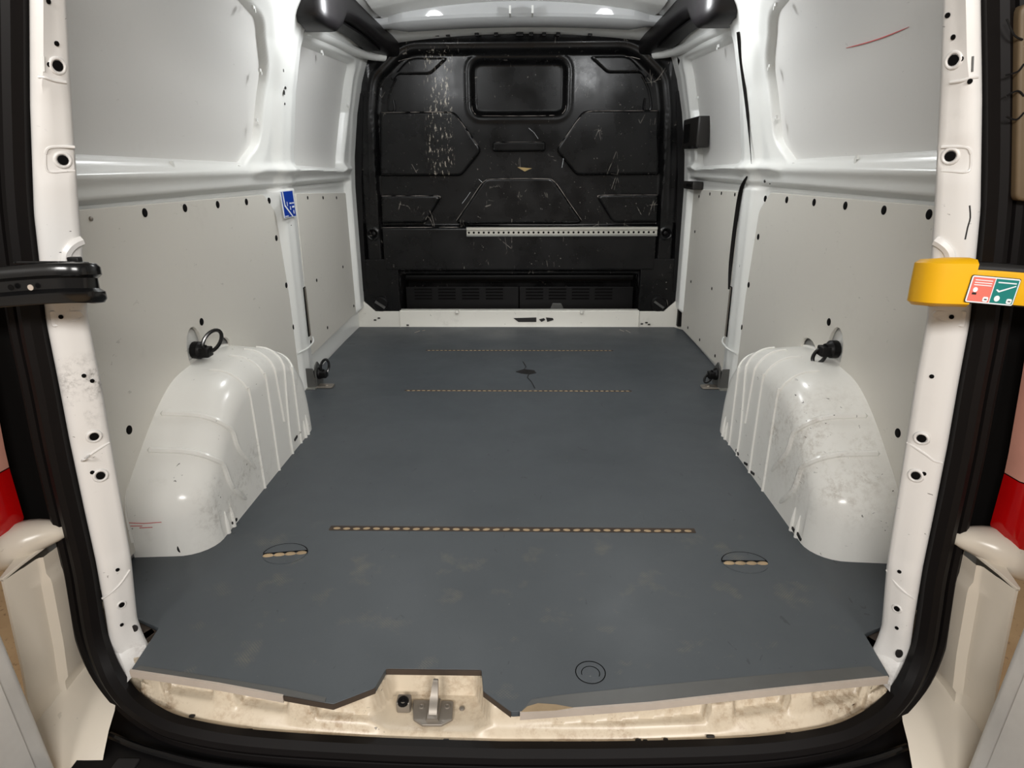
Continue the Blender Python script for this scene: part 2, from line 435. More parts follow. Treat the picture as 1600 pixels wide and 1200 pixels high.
# right bay is the sliding door: black edge seal lines and latch brackets
def strip_on_wall(name, pts, wdt, s, mat, parent, off=.003, **kw):
    P = []
    for p in pts:
        q = onX(p[0], p[1], s*.85)
        for _ in range(3):
            zz = np.array([[q.z]]); yy = np.array([[q.y]])
            q = onX(p[0], p[1], s*(float(xw(zz)[0, 0])-float(wall_d(yy, zz)[0, 0])-off))
        P.append(q)
    return mk(name, tube(smooth(P, 5), wdt, 8), mat, parent, **kw)
def gap_pt(p, s, ins):
    q = onX(p[0], p[1], s*.84)
    for _ in range(3): q = onX(p[0], p[1], s*(float(xw(np.array(q.z)))-ins))
    return q
mk('door_gap_seal', tube(smooth([gap_pt(p, 1, .05) for p in ((1153, 50), (1158, 100), (1167, 170), (1171, 215), (1174, 256))], 5), .005, 8, scale=[1]*12+[.8, .7, .6, .5, .4, .3, .25, .2, .15]), 'rubber', WALL[1])
mk('door_gap_seal', tube(smooth([gap_pt(p, 1, .05) for p in ((1167, 276), (1157, 300), (1149, 350), (1142, 410), (1139, 452))], 5), .008, 8, scale=[.3, .5, .7, .85]+[1]*12+[.9, .8, .7, .6, .5]), 'rubber', WALL[1])
sd = mk('sliding_door_seal', sweep(smooth([(.885, 3.44, .01), (.885, 3.44, .35), (.878, 3.44, .72), (.845, 3.43, 1.0), (.805, 3.42, 1.24), (.785, 3.40, 1.30), (.765, 3.36, 1.335)], 5),
        [(-.018, -.012), (.018, -.012), (.018, .012), (0, .018), (-.018, .012)], up=(1, 0, 0)), 'rubber',
        label='black rubber seal standing up beside the bulkhead at the sliding door', cat='door seal')
lb = empty('door_latch_bracket', (.88, 3.38, .99), 'black plastic latch bracket on the sliding door edge, upper and larger one', 'bracket', 'sliding door brackets')
mk('body', rbox((.848, 3.27, .995), (.060, .29, .135), .012), 'brown_plastic', lb)
mk('slot', boxm((.8175, 3.32, .995), (.004, .10, .085)), 'hole', lb)
mk('tongue', boxm((.822, 3.20, .93), (.03, .07, .012)), 'black', lb)
lb = empty('door_latch_bracket', (.89, 3.38, .745), 'small black bracket on the sliding door, below the larger one', 'bracket', 'sliding door brackets')
mk('body', rbox((.862, 3.30, .757), (.050, .20, .036), .006), 'brown_plastic', lb)
mk('slot', boxm((.8365, 3.27, .757), (.004, .10, .014)), 'hole', lb)

# ------------------------------------------------------------------ ceiling
xs = np.linspace(-.60, .60, 60); ys = np.linspace(.95, 3.62, 120)
Xc, Yc = np.meshgrid(xs, ys); Zc = 1.525 - .055*(Xc/.6)**2*1.0 + .004*np.sign(np.sin(Yc*14))*sstep(np.abs(np.sin(Yc*14)), .2, .5)
ceil = mk('ceiling', gridmesh(Xc, Yc, Zc), 'white', kind='structure', label='white painted steel roof panel over the load bay')
def bow(y, z, wd, name, mat='white'):
    prof = [(-wd/2-.006, .05), (-wd/2, .004), (-wd*.46, -.008), (-wd*.36, -.018), (-wd*.1, -.026), (wd*.1, -.026), (wd*.33, -.022), (wd/2, .0), (wd/2, .03)]
    rows = []
    for x in np.linspace(-.72, .72, 41):
        k = .45+.55*float(1-sstep(np.array(abs(x)), .50, .60)); zz = z-.03*(x/.7)**2
        rows.append([Vector((x, y+a*k, zz+b*k)) for a, b in prof])
    return mk(name, loft(rows), mat, ceil, ang=25)
bow(3.22, 1.475, .20, 'roof_bow', 'gloss'); bow(2.35, 1.50, .12, 'roof_bow'); bow(1.6, 1.50, .12, 'roof_bow')
for px, py in ((622, 27), (721, 25), (839, 23), (844, 23), (909, 22), (998, 23)):
    inst(HOLE, 'hole', onY(px, py, 3.155), facing((0, -.6, -.8)), ceil, .7)
for px in (797, 832):
    q = onY(px, 8, 3.08); mk('bow_tab', boxm((q.x, 3.1, 1.478), (.008, .10, .03)), 'white', ceil)
# front header strip between the roof and bulkhead
mk('front_header', loft([[Vector((x, y, z-.035*(x/.6)**2)) for y, z in ((3.34, 1.492), (3.40, 1.468), (3.46, 1.457), (3.50, 1.465), (3.6, 1.52))] for x in np.linspace(-.66, .66, 25)]), 'white', ceil, ang=25)
for px in (700, 745, 775, 812, 830, 850, 872, 922, 683):
    q = onY(px, 54, 3.44); mk('trim_clip', rbox((q.x, 3.44, q.z), (.02 if px != 812 else .035, .02, .016), .004), 'black', ceil)

# ------------------------------------------------------------------ black covers along the roof corners
for s in (-1, 1):
    c = empty('roof_rail_cover', (s*.72, 2.45, 1.31), 'black plastic roof corner cover above the %s front bay' % ('left' if s < 0 else 'right'), 'trim cover', 'roof corner covers')
    sec = [(2.40, .80, .67, 1.335, 1.45), (2.42, .825, .645, 1.318, 1.465), (2.46, .83, .635, 1.312, 1.475), (2.56, .828, .63, 1.312, 1.48), (2.61, .82, .628, 1.335, 1.48), (2.66, .80, .625, 1.375, 1.48),
           (2.8, .79, .62, 1.385, 1.475), (3.0, .775, .615, 1.385, 1.465), (3.2, .755, .605, 1.378, 1.455), (3.36, .735, .595, 1.368, 1.45), (3.47, .70, .585, 1.362, 1.445)]
    rows = []
    for y, xo, xi, z0, z1 in sec:
        r = min(.035, (z1-z0)*.35)
        rows.append([Vector((s*u, y, v)) for u, v in rounded([(xi, z0), (xo, z0), (xo, z1), (xi, z1)], r, 5)])
    mk('shell', loft(rows, True, False, True), 'cover', c, ang=50)
    mk('lower_lip', sweep([(s*.70, 2.64, 1.372), (s*.69, 3.0, 1.379), (s*.68, 3.3, 1.368)], [(-.035, -.004), (.035, -.004), (.035, .004), (-.035, .004)]), 'black', c)
    mk('end_clip', rbox((s*.834, 2.48, 1.44), (.008, .02, .03), .003), 'bracket', c)

# ------------------------------------------------------------------ bulkhead
hwz = lambda z: np.interp(z, [0, .1, .72, 1.0, 1.25, 1.36, 1.42, 1.46], [.905, .90, .885, .855, .805, .76, .71, .66])
DOME = rounded([(-.742, .552), (-.715, 1.10), (-.69, 1.25, .10), (-.55, 1.372, .16), (.55, 1.372, .16), (.69, 1.25, .10), (.715, 1.10), (.742, .552)], .02, 8)
WIN = rounded([(-.243, 1.092), (.243, 1.092), (.243, 1.352), (-.243, 1.352)], .06, 6)
LOW = rounded([(-.665, .02), (.665, .02), (.655, .29), (-.655, .29)], .02, 3)
us = np.linspace(-1, 1, 321); zs = np.linspace(.03, 1.48, 275)
U, Z = np.meshgrid(us, zs); Xb = U*hwz(Z)
dd = sdpoly(Xb, Z, DOME); p = .03*sstep(dd, -.004, .028)
p += .006*np.exp(-((dd-.05)/.012)**2)*(Z > .56)
p = np.where(Z < .56, 0, p)
col = sstep(np.abs(Xb), .735, .75); p = np.maximum(p, .034*col*(1-sstep(np.abs(Xb), .815, .835)*.6))
beam = sstep(Z, .300, .318)*(1-sstep(Z, .535, .552)); p = np.maximum(p, .040*beam*(1-sstep(np.abs(Xb), .73, .745)))
for sx in (-1, 1):
    rr = np.hypot(Xb-sx*.785, Z-.508); p -= .020*(1-sstep(rr, .010, .026))*(rr < .04)
    p += .005*np.exp(-((rr-.028)/.005)**2)
wi = sdpoly(Xb, Z, WIN); p -= .030*(1-sstep(wi, -.026, .006)); p += .004*np.exp(-((wi-.018)/.012)**2)
lo = sdpoly(Xb, Z, LOW); p -= .17*(1-sstep(lo, -.012, .0))
p += .004*np.sin(Xb*3.1+1)*np.sin(Z*4)*(dd < 0)
bulk = mk('wall_front', gridmesh(Xb, 3.50-p, Z), 'bulk', kind='structure', ang=50, label='scuffed black pressed-steel bulkhead at the front of the load bay')
def bmap(y): return lambda u, v, w_: Vector((u, y-w_, v))
def bpoly(pts, y=3.5): return [(onY(a, b, y).x, onY(a, b, y).z) for a, b in pts]
def mir(pl): return [(-u, v) for u, v in pl][::-1]
HEX = [(-.728, .803), (-.30, .803, .05), (-.19, .93, .04), (-.325, 1.115, .06), (-.708, 1.115)]
COR = [(-.738, .562), (-.50, .562, .05), (-.415, .690, .02), (-.43, .708, .015), (-.732, .708)]
BROW = [(-.655, 1.255, .01), (-.60, 1.285, .04), (-.44, 1.285, .05), (-.345, 1.362, .01), (-.545, 1.362, .10)]
for nm, pl, th in (('pressed_panel', HEX, .026), ('corner_panel', COR, .026), ('brow_panel', BROW, .020)):
    o1 = rounded(pl, .012, 5)
    mk(nm, plate(o1, th+.004, bmap(3.504), .0145 if th > .021 else .0118, res=4), 'bulk', bulk, ang=60)
    mk(nm, plate(mir(o1), th+.004, bmap(3.504), .0145 if th > .021 else .0118, res=4), 'bulk', bulk, ang=60)
TRAP = rounded([(-.345, .558), (.345, .558), (.175, .792, .05), (-.175, .792, .05)], .02, 6)
mk('trapezoid_panel', plate(TRAP, .030, bmap(3.504), .0145, res=4), 'bulk', bulk, ang=60)
mk('centre_bar', plate(rounded([(-.135, .922), (.137, .922), (.137, .969), (-.135, .969)], .012), .022, bmap(3.503), .0105, res=4), 'bulk', bulk, ang=60)
for sx in (-1, 1):
    q = [(sx*.615, 3.496, 1.27), (sx*.65, 3.496, 1.21), (sx*.668, 3.496, 1.13), (sx*.652, 3.496, 1.112), (sx*.632, 3.496, 1.125), (sx*.636, 3.496, 1.17)]
    mk('bead', tube(smooth(q, 5), .006, 6), 'bulk', bulk)
    # outer upright flange
    mk('side_flange', sweep([(sx*.862, 3.47, .20), (sx*.852, 3.47, .55), (sx*.84, 3.47, .80), (sx*.80, 3.47, 1.20)], [(-.02, -.012), (.02, -.012), (.02, .012), (-.02, .012)], up=(0, 1, 0)), 'black', bulk)
    # bolt in the dimple and quarter-turn knob at the foot
    inst(disc_mesh('bolt', .012, 'black', .4), 'bolt', (sx*.785, 3.484, .508), facing((0, -1, 0)), bulk)
    kn = mk('foot_knob', revolve([(.042, 0), (.042, .012), (.036, .018), (.001, .018)], 18, Matrix.Translation((sx*.768, 3.465, .128)) @ Matrix.Rotation(pi/2, 4, 'X')), 'black', bulk)
    mk('knob_bar', boxm((sx*.768, 3.442, .128), (.062, .012, .012), Matrix.Rotation(.6, 3, 'Y')), 'bracket', kn)
# black foot panels either side of the vents
for sx in (-1, 1):
    o1 = rounded([(sx*.66, .085), (sx*.80, .085), (sx*.895, .175), (sx*.885, .375), (sx*.66, .375)], .01, 3)
    mk('foot_panel', plate(o1, .03, bmap(3.492), .006), 'bulk', bulk)
# vent trim in the lower recess: two panels of slots
for k, (x0, x1) in enumerate(((-.645, -.002), (.002, .645))):
    vp = mk('vent_panel', plate(rounded([(x0, .06), (x1, .06), (x1, .205), (x0, .205)], .006, 3), .012, bmap(3.575), .003), 'black', bulk)
    for c in range(4):
        cx = x0+.10+c*.135 if k == 0 else x0+.085+c*.13
        for r in range(4):
            mk('slot', boxm((cx, 3.562, .192-r*.018), (.098, .006, .008)), 'hole', vp)
mk('duct', loft([[Vector((x, 3.60-.035*math.sin(a), .262+.03*math.cos(a))) for a in np.linspace(0, pi, 7)] for x in np.linspace(-.64, .64, 9)]), 'black', bulk)
mk('catch', plate(rounded([(.175, .075), (.255, .075), (.24, .112), (.19, .112)], .006, 3), .012, bmap(3.566), .003), 'bracket', bulk)
# paint worn bright along the pressed edges
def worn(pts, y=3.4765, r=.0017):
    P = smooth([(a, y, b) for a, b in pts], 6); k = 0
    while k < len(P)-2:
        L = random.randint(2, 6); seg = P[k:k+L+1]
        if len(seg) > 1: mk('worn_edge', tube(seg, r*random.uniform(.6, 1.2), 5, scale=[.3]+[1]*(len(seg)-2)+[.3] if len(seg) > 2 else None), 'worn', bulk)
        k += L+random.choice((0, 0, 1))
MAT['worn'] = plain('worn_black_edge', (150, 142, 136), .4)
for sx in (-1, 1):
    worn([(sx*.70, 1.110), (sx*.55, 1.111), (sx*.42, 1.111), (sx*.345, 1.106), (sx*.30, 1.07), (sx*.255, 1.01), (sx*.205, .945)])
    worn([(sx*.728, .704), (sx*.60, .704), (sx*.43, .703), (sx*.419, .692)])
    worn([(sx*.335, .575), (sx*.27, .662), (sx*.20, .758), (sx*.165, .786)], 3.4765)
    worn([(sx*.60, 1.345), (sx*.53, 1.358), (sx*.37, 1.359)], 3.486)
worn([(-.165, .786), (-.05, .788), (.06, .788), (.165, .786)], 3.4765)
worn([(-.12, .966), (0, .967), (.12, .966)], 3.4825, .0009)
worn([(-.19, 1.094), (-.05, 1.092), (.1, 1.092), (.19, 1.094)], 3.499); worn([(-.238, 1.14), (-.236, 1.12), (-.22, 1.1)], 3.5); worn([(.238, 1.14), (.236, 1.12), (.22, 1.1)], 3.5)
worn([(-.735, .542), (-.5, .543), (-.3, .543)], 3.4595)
# scratches with a shape of their own
for a, b, r in (((748, 280), (795, 325), .0011), ((735, 300), (722, 318), .0009), ((895, 212), (917, 206), .0012), ((985, 215), (988, 203), .0010), ((790, 305), (775, 312), .0008), ((826, 200), (841, 217), .0008),
                ((878, 262), (880, 238), .0011), ((640, 330), (665, 330), .0008), ((955, 330), (1000, 322), .0008)):
    P0, P1 = onY(*a, 3.482), onY(*b, 3.482); mk('scratch', tube([P0, (P0+P1)/2+Vector((.004, 0, .003)), P1], r, 5), 'print_white', bulk)
mk('amber_scuff', plate(rounded(bpoly([(808, 261), (832, 263), (826, 265), (820, 268)], 3.497), .001, 2), .001, bmap(3.498)), 'amber_scuff', bulk)

# aluminium lashing rail
rail = empty('lashing_rail', (.23, 3.45, .535), 'perforated aluminium lashing rail across the black bulkhead', 'rail')
R0 = onY(729, 362, 3.45); R1 = onY(1027, 362, 3.45); zr = (R0.z+R1.z)/2
mk('channel', sweep([(R0.x, 3.458, zr), (R1.x, 3.458, zr)], [(.0, -.025), (.010, -.025), (.013, -.020), (.006, -.012), (.006, .006), (.013, .010), (.013, .022), (.010, .025), (0, .025)], up=(0, 0, 1)), 'alu', rail, ang=20)
NB = 38
me_h = disc_mesh('rail_hole', .0058, 'hole', .02)
for k in range(NB): inst(me_h, 'hole', (R0.x+.012+(R1.x-R0.x-.03)*k/(NB-1), 3.4515, zr-.004), facing((0, -1, 0)), rail)

# white front ledge with gussets
led = mk('trim_1', loft([[Vector((x, y, z)) for y, z in ((3.50, .092), (3.462, .092), (3.456, .086), (3.45, -.01), (3.44, -.03))] for x in (-.665, -.3, 0, .3, .665)]), 'ledge', kind='structure', label='white painted ledge along the foot of the bulkhead')
for sx in (-1, 1):
    mk('gusset', plate([(sx*.662, -.02), (sx*.91, -.02), (sx*.91, .19), (sx*.80, .088), (sx*.662, .088)], .012, bmap(3.462), .002), 'ledge', led)
    mk('ledge_seam', tube([(sx*.664, 3.447, .0), (sx*.664, 3.447, .088)], .003, 6), 'ledge', led)
for px in (714, 909):
    q = onY(px, 489, 3.45); mk('ledge_tab', rbox((q.x, 3.452, .086), (.02, .02, .018), .004), 'ledge', led)
for pts in ([(802, 497), (838, 496), (838, 503), (810, 503)], [(842, 499), (850, 497), (852, 500), (846, 503)], [(853, 496), (864, 497), (865, 500), (855, 503)]):
    mk('black_scuff', plate(bpoly(pts, 3.449), .0008, bmap(3.4495)), 'print_black', led)
for px, py in ((637, 508), (1003, 506), (1010, 504), (1014, 507), (586, 500), (592, 497)):
    q = onY(px, py, 3.447); mk('chip', rbox((q.x, 3.447, q.z), (.014, .004, .007), .002), 'print_black', led)

# ------------------------------------------------------------------ floor
mk('floor', gridmesh(*np.meshgrid(np.linspace(-.9, .9, 10), np.linspace(.98, 3.55, 12)), np.full((12, 10), -.0185)), 'sill', kind='structure', label='painted steel floor pan under the ply liner')
def yp(x): return float(np.interp(abs(x), [0, .1, .25, .37, .5, .68], [.812, .815, .829, .847, .872, .898]))
fl = empty('floor_liner', (0, .8, 0), 'dark grey anti-slip ply floor liner covering the load bay', 'floor liner')
half = []
left = [(-.905, 3.455), (-.90, 3.3), (-.885, 2.66), (-.845, 2.62), (-.835, 2.44), (-.872, 2.40), (-.872, 1.10), (-.78, 1.085), (-.755, 1.037), (-.682, 1.005, .003), (-.672, .896, .003), (-.50, .868), (-.375, .843), (-.285, .826, .01), (-.222, .862, .01), (-.212, .907, .006), (-.040, .907, .006), (-.034, .858, .01), (.015, .815, .01)]
right = [(.25, .838), (.47, .872), (.682, .902, .003), (.692, 1.01, .003), (.76, 1.042), (.78, 1.085), (.872, 1.10), (.872, 2.40), (.835, 2.44), (.845, 2.62), (.885, 2.66), (.90, 3.30), (.905, 3.37), (.86, 3.455)]
mk('board', plate(rounded(left+right, .0, 3), .012, lambda u, v, w_: Vector((u, v, w_-.012)), .001), 'floor', fl)
# exposed edge of the board, stained, in the notch, and grey nosing strips along the rear edge
def edge_strip(name, pts, z0, z1, mat, off=.0015):
    rows = [[Vector((x, y-off, z0)), Vector((x, y-off, z1)), Vector((x, y+.004, z1)), Vector((x, y+.004, z0))] for x, y in pts]
    return mk(name, loft(rows, True, False, True), mat, fl)
edge_strip('stained_edge', [(-.375, .843), (-.285, .826), (-.222, .862)], -.0118, -.001, 'darkwood')
edge_strip('stained_edge', [(-.213, .906), (-.040, .906)], -.0118, -.001, 'darkwood', .002)
edge_strip('stained_edge', [(-.034, .858), (.015, .815)], -.0118, -.001, 'darkwood')
def nosing(pts, wd):
    rows = []
    for x, y in pts: rows.append([Vector((x, y-.0045, -.0125)), Vector((x, y-.0045, .0016)), Vector((x, y+wd, .0016)), Vector((x, y+wd, .0002)), Vector((x, y-.002, .0002)), Vector((x, y-.002, -.0125))])
    return loft(rows, True, False, True)
a = mk('nosing_strip', nosing([(-.672, .896), (-.50, .868), (-.375, .843)], .0), 'nosing', fl)
a = mk('nosing_strip', nosing([(.030, .814), (.25, .838), (.47, .872), (.678, .902)], .0), 'nosing', fl)
def flat(name, pts, z, mat, parent): return mk(name, plate(pts, .0012, lambda u, v, w_: Vector((u, v, z+w_))), mat, parent)
flat('worn_band', [(.03, .812), (.25, .835), (.47, .868), (.676, .899), (.66, .925), (.47, .902), (.25, .872), (.10, .85), (.05, .84)], .0, 'bracket', fl)
flat('worn_wood_patch', [(.032, .813), (.09, .817), (.118, .823), (.09, .829), (.06, .831), (.042, .824)], .001, 'wood', fl)
flat('worn_band', [(-.668, .894), (-.50, .866), (-.375, .842), (-.30, .829), (-.30, .838), (-.375, .856), (-.50, .878), (-.66, .905)], .0, 'bracket', fl)
# routed slots: dark groove with a row of raw-wood scallops
def scallops(y, x0, x1, n, ry, tag):
    g = mk('slot_groove', plate(rounded([(x0-.006, y-ry*1.25), (x1+.006, y-ry*1.25), (x1+.006, y+ry*1.5), (x0-.006, y+ry*1.5)], .003, 3), .0012, lambda u, v, w_: Vector((u, v, w_-.0004))), 'darkwood', fl)
    V, Fs = revolve([(1, 0), (.8, .45), (.4, .72), (.001, .8)], 12, Matrix.Identity(4))
    me = bpy.data.meshes.new('scallop'); me.from_pydata([tuple(v) for v in V], [], Fs); me.polygons.foreach_set('use_smooth', [True]*len(Fs)); me.materials.append(MAT['wood'])
    px_ = (x1-x0)/n
    for k in range(n):
        inst(me, 'scallop', (x0+px_*(k+.5), y-.001+random.uniform(-.0008, .0008), .0002), Matrix.Rotation(random.uniform(-.2, .2), 3, 'Z').to_quaternion(), g, (px_*.40, ry*.75, .003))
scallops(1.369, -.445, .452, 36, .0075, 'rear')
scallops(2.390, -.443, .455, 44, .0055, 'mid')
scallops(2.973, -.445, .458, 44, .0055, 'front')
# round cut-outs with their plugs
def annulus(name, c, r0, r1, z, mat, a0=0, a1=2*pi, ex=1.0, parent=None):
    n = 32; rows = []
    for k in range(n+1):
        t = a0+(a1-a0)*k/n; rows.append([Vector((c[0]+r*math.cos(t), c[1]+r*ex*math.sin(t), z)) for r in (r0, r1)])
    return mk(name, loft(rows), mat, parent or fl)
for cx, cy, tilt in ((-.523, 1.258, .16), (.537, 1.238, 0)):
    d = flat('cut_disc', [(cx+.050*math.cos(t), cy+.040*math.sin(t)) for t in np.linspace(0, 2*pi, 28, endpoint=False)], .0, 'floor', fl)
    annulus('cut_line', (cx, cy), .050, .0522, .0016, 'hole', 0, pi, .8, d)
    for k in range(4):
        ux = -.037+.025*k; P = Matrix.Rotation(tilt, 3, 'Z') @ Vector((ux, -.004, 0))
        mk('scallop', revolve([(.013, 0), (.010, .003), (.001, .005)], 10, Matrix.Translation((cx+P.x, cy+P.y, .0012)) @ Matrix.Rotation(tilt, 4, 'Z') @ Matrix.Diagonal((1, .45, 1, 1))), 'wood', d)
    mk('cut_groove', sweep([Vector((cx, cy, .0015))+Matrix.Rotation(tilt, 3, 'Z') @ Vector((-.05, .004, 0)), Vector((cx, cy, .0015))+Matrix.Rotation(tilt, 3, 'Z') @ Vector((.05, .004, 0))], [(-.002, -.001), (.002, -.001), (.002, .001), (-.002, .001)]), 'hole', d)
annulus('ring_mark', (.155, .903), .0255, .0272, .0006, 'hole', 0, 2*pi); annulus('ring_mark', (.155, .901), .0155, .0168, .0006, 'hole', -.5, 3.4)
# dark crack in the board
mk('crack', tube([onZ(*q, .0003) for q in ((817, 565), (822, 573), (819, 577), (827, 583), (824, 590), (830, 596), (836, 607))], .0022, 5), 'print_black', fl)
flat('oil_stain', [(onZ(a, b, 0).x, onZ(a, b, 0).y) for a, b in ((806, 581), (818, 577), (835, 579), (838, 583), (828, 585), (815, 584))], .0, 'print_black', fl)
for a_, b_ in (((648, 520), (656, 517)), ((660, 517), (664, 516)), ((968, 515), (975, 518)), ((978, 516), (985, 520))):
    mk('scratch', tube([onZ(*a_, .0006), onZ(*b_, .0006)], .0014, 5), 'nosing', fl)
for sx in (-1, 1):
    mk('corner_block', plate([(sx*.686, 1.003), (sx*.75, 1.036), (sx*.75, .99), (sx*.692, .978)], .012, lambda u, v, w_: Vector((u, v, -.018+w_))), 'darkwood', fl)
    mk('corner_shim', plate([(sx*.688, 1.0), (sx*.70, 1.01), (sx*.715, .985), (sx*.695, .98)], .006, lambda u, v, w_: Vector((u, v, -.012+w_))), 'wood', fl)

# ------------------------------------------------------------------ ply lining panels
def lining(s, name, outline, x, plugs, label, group, holes=(), mesh=PLUG):
    cy = sum(p[0] for p in outline)/len(outline)
    e = empty(name, (s*x, cy, min(p[1] for p in outline)), label, 'lining panel', group)
    mp = lambda u, v, w_: Vector((s*(x+.010-w_), u, v))
    mk('board', plate(outline, .010, mp, .0015, holes), 'ply', e)
    for y, z in plugs: inst(mesh, 'plug', (s*(x-.0005), y, z), facing((-s, 0, 0)), e)
    return e
def ell(cy, cz, ry, rz, n=18): return [(cy+ry*math.cos(2*pi*k/n), cz+rz*math.sin(2*pi*k/n)) for k in range(n)]
REARP = rounded([(1.05, .015), (1.05, .778), (2.25, .764, .05), (2.335, .70, .05), (2.395, .19), (2.41, .015)], .01, 5)
rear_plugs = [(2.29, .742), (2.10, .748), (1.90, .751), (1.713, .753), (1.527, .754), (2.312, .611), (2.352, .433), (2.375, .267), (1.70, .449), (1.307, .292)]
for s in (-1, 1):
    lining(s, 'lining_panel', REARP, .862, rear_plugs + ([(1.355, .757)] if s > 0 else []),
           'large pale ply lining panel behind the %s wheel arch' % ('left' if s < 0 else 'right'), 'ply lining panels', [ell(1.645, .385, .042, .062), ell(1.80, .345, .05, .03)])
    # pale pocket behind the hole of the tie-down ring
FRP = rounded([(2.60, .085), (3.36, .100), (3.435, .30), (3.425, .722), (2.63, .752)], .015, 4)
pxl = [(481, 309), (505, 309), (526, 309), (545, 313), (550, 367), (536, 417), (495, 438), (555, 437), (553, 478), (512, 512), (486, 534)]
pxr = [(1092, 307), (1109, 303), (1127, 302), (1148, 304), (1085.6, 362), (1079.5, 440), (1112, 451), (1074.6, 512), (1093, 531), (1117, 556)]
lining(-1, 'lining_panel', FRP, .884, [(onX(*p, -.883).y, onX(*p, -.883).z) for p in pxl], 'pale ply lining panel between the left pillar and the black bulkhead', 'ply lining panels', mesh=PLUGS)
FRPR = rounded([(2.60, .012), (3.38, .012), (3.415, .30), (3.40, .735), (2.63, .752)], .015, 4)
lining(1, 'lining_panel', FRPR, .884, [(onX(*p, .883).y, onX(*p, .883).z) for p in pxr], 'pale ply lining panel on the sliding door, beside the black seal', 'ply lining panels', mesh=PLUGS)
q = onX(142, 342, -.861); inst(SCREW, 'screw', q, facing((1, 0, 0)), WALL[-1])

# ------------------------------------------------------------------ wheel arches
APROF = smooth([(1.240, -.02, 0), (1.236, .06, 0), (1.238, .125, 0), (1.262, .172, 0), (1.34, .238, 0), (1.42, .297, 0), (1.50, .338, 0), (1.58, .352, 0), (1.68, .355, 0), (1.78, .352, 0), (1.88, .330, 0), (1.96, .285, 0), (2.025, .21, 0), (2.05, .13, 0), (2.058, .06, 0), (2.06, -.02, 0)], 5)
AP = [(v.x, v.y) for v in APROF]
NA = len(AP)
def anorm(i):
    a = Vector(AP[max(i-1, 0)]); b = Vector(AP[min(i+1, NA-1)]); t = (b-a).normalized(); return Vector((-t.y, t.x))   # outward (up)
AN = [anorm(i) for i in range(NA)]
XI, XO = .695, .868
def arch_s(i, w_):
    """surface point: i index along the profile (float), w_: 0 at the wall .. 1 start of bevel .. 2 on the inner face"""
    i0 = int(min(max(i, 0), NA-2)); f = i-i0
    P = Vector(AP[i0]).lerp(Vector(AP[i0+1]), f); N = AN[i0].lerp(AN[i0+1], f).normalized()
    r = .080
    if w_ <= 1: x = XO+(XI+r-XO)*w_; off = .006*w_
    else:
        a = (w_-1)*pi/2; x = XI+r*(1-math.sin(a)); off = .006 + r*(1-math.cos(a))*(.95)
    q = P - N*off
    return Vector((x - 0 + .012*(max(q.y, 0)/.38), q.x, q.y))
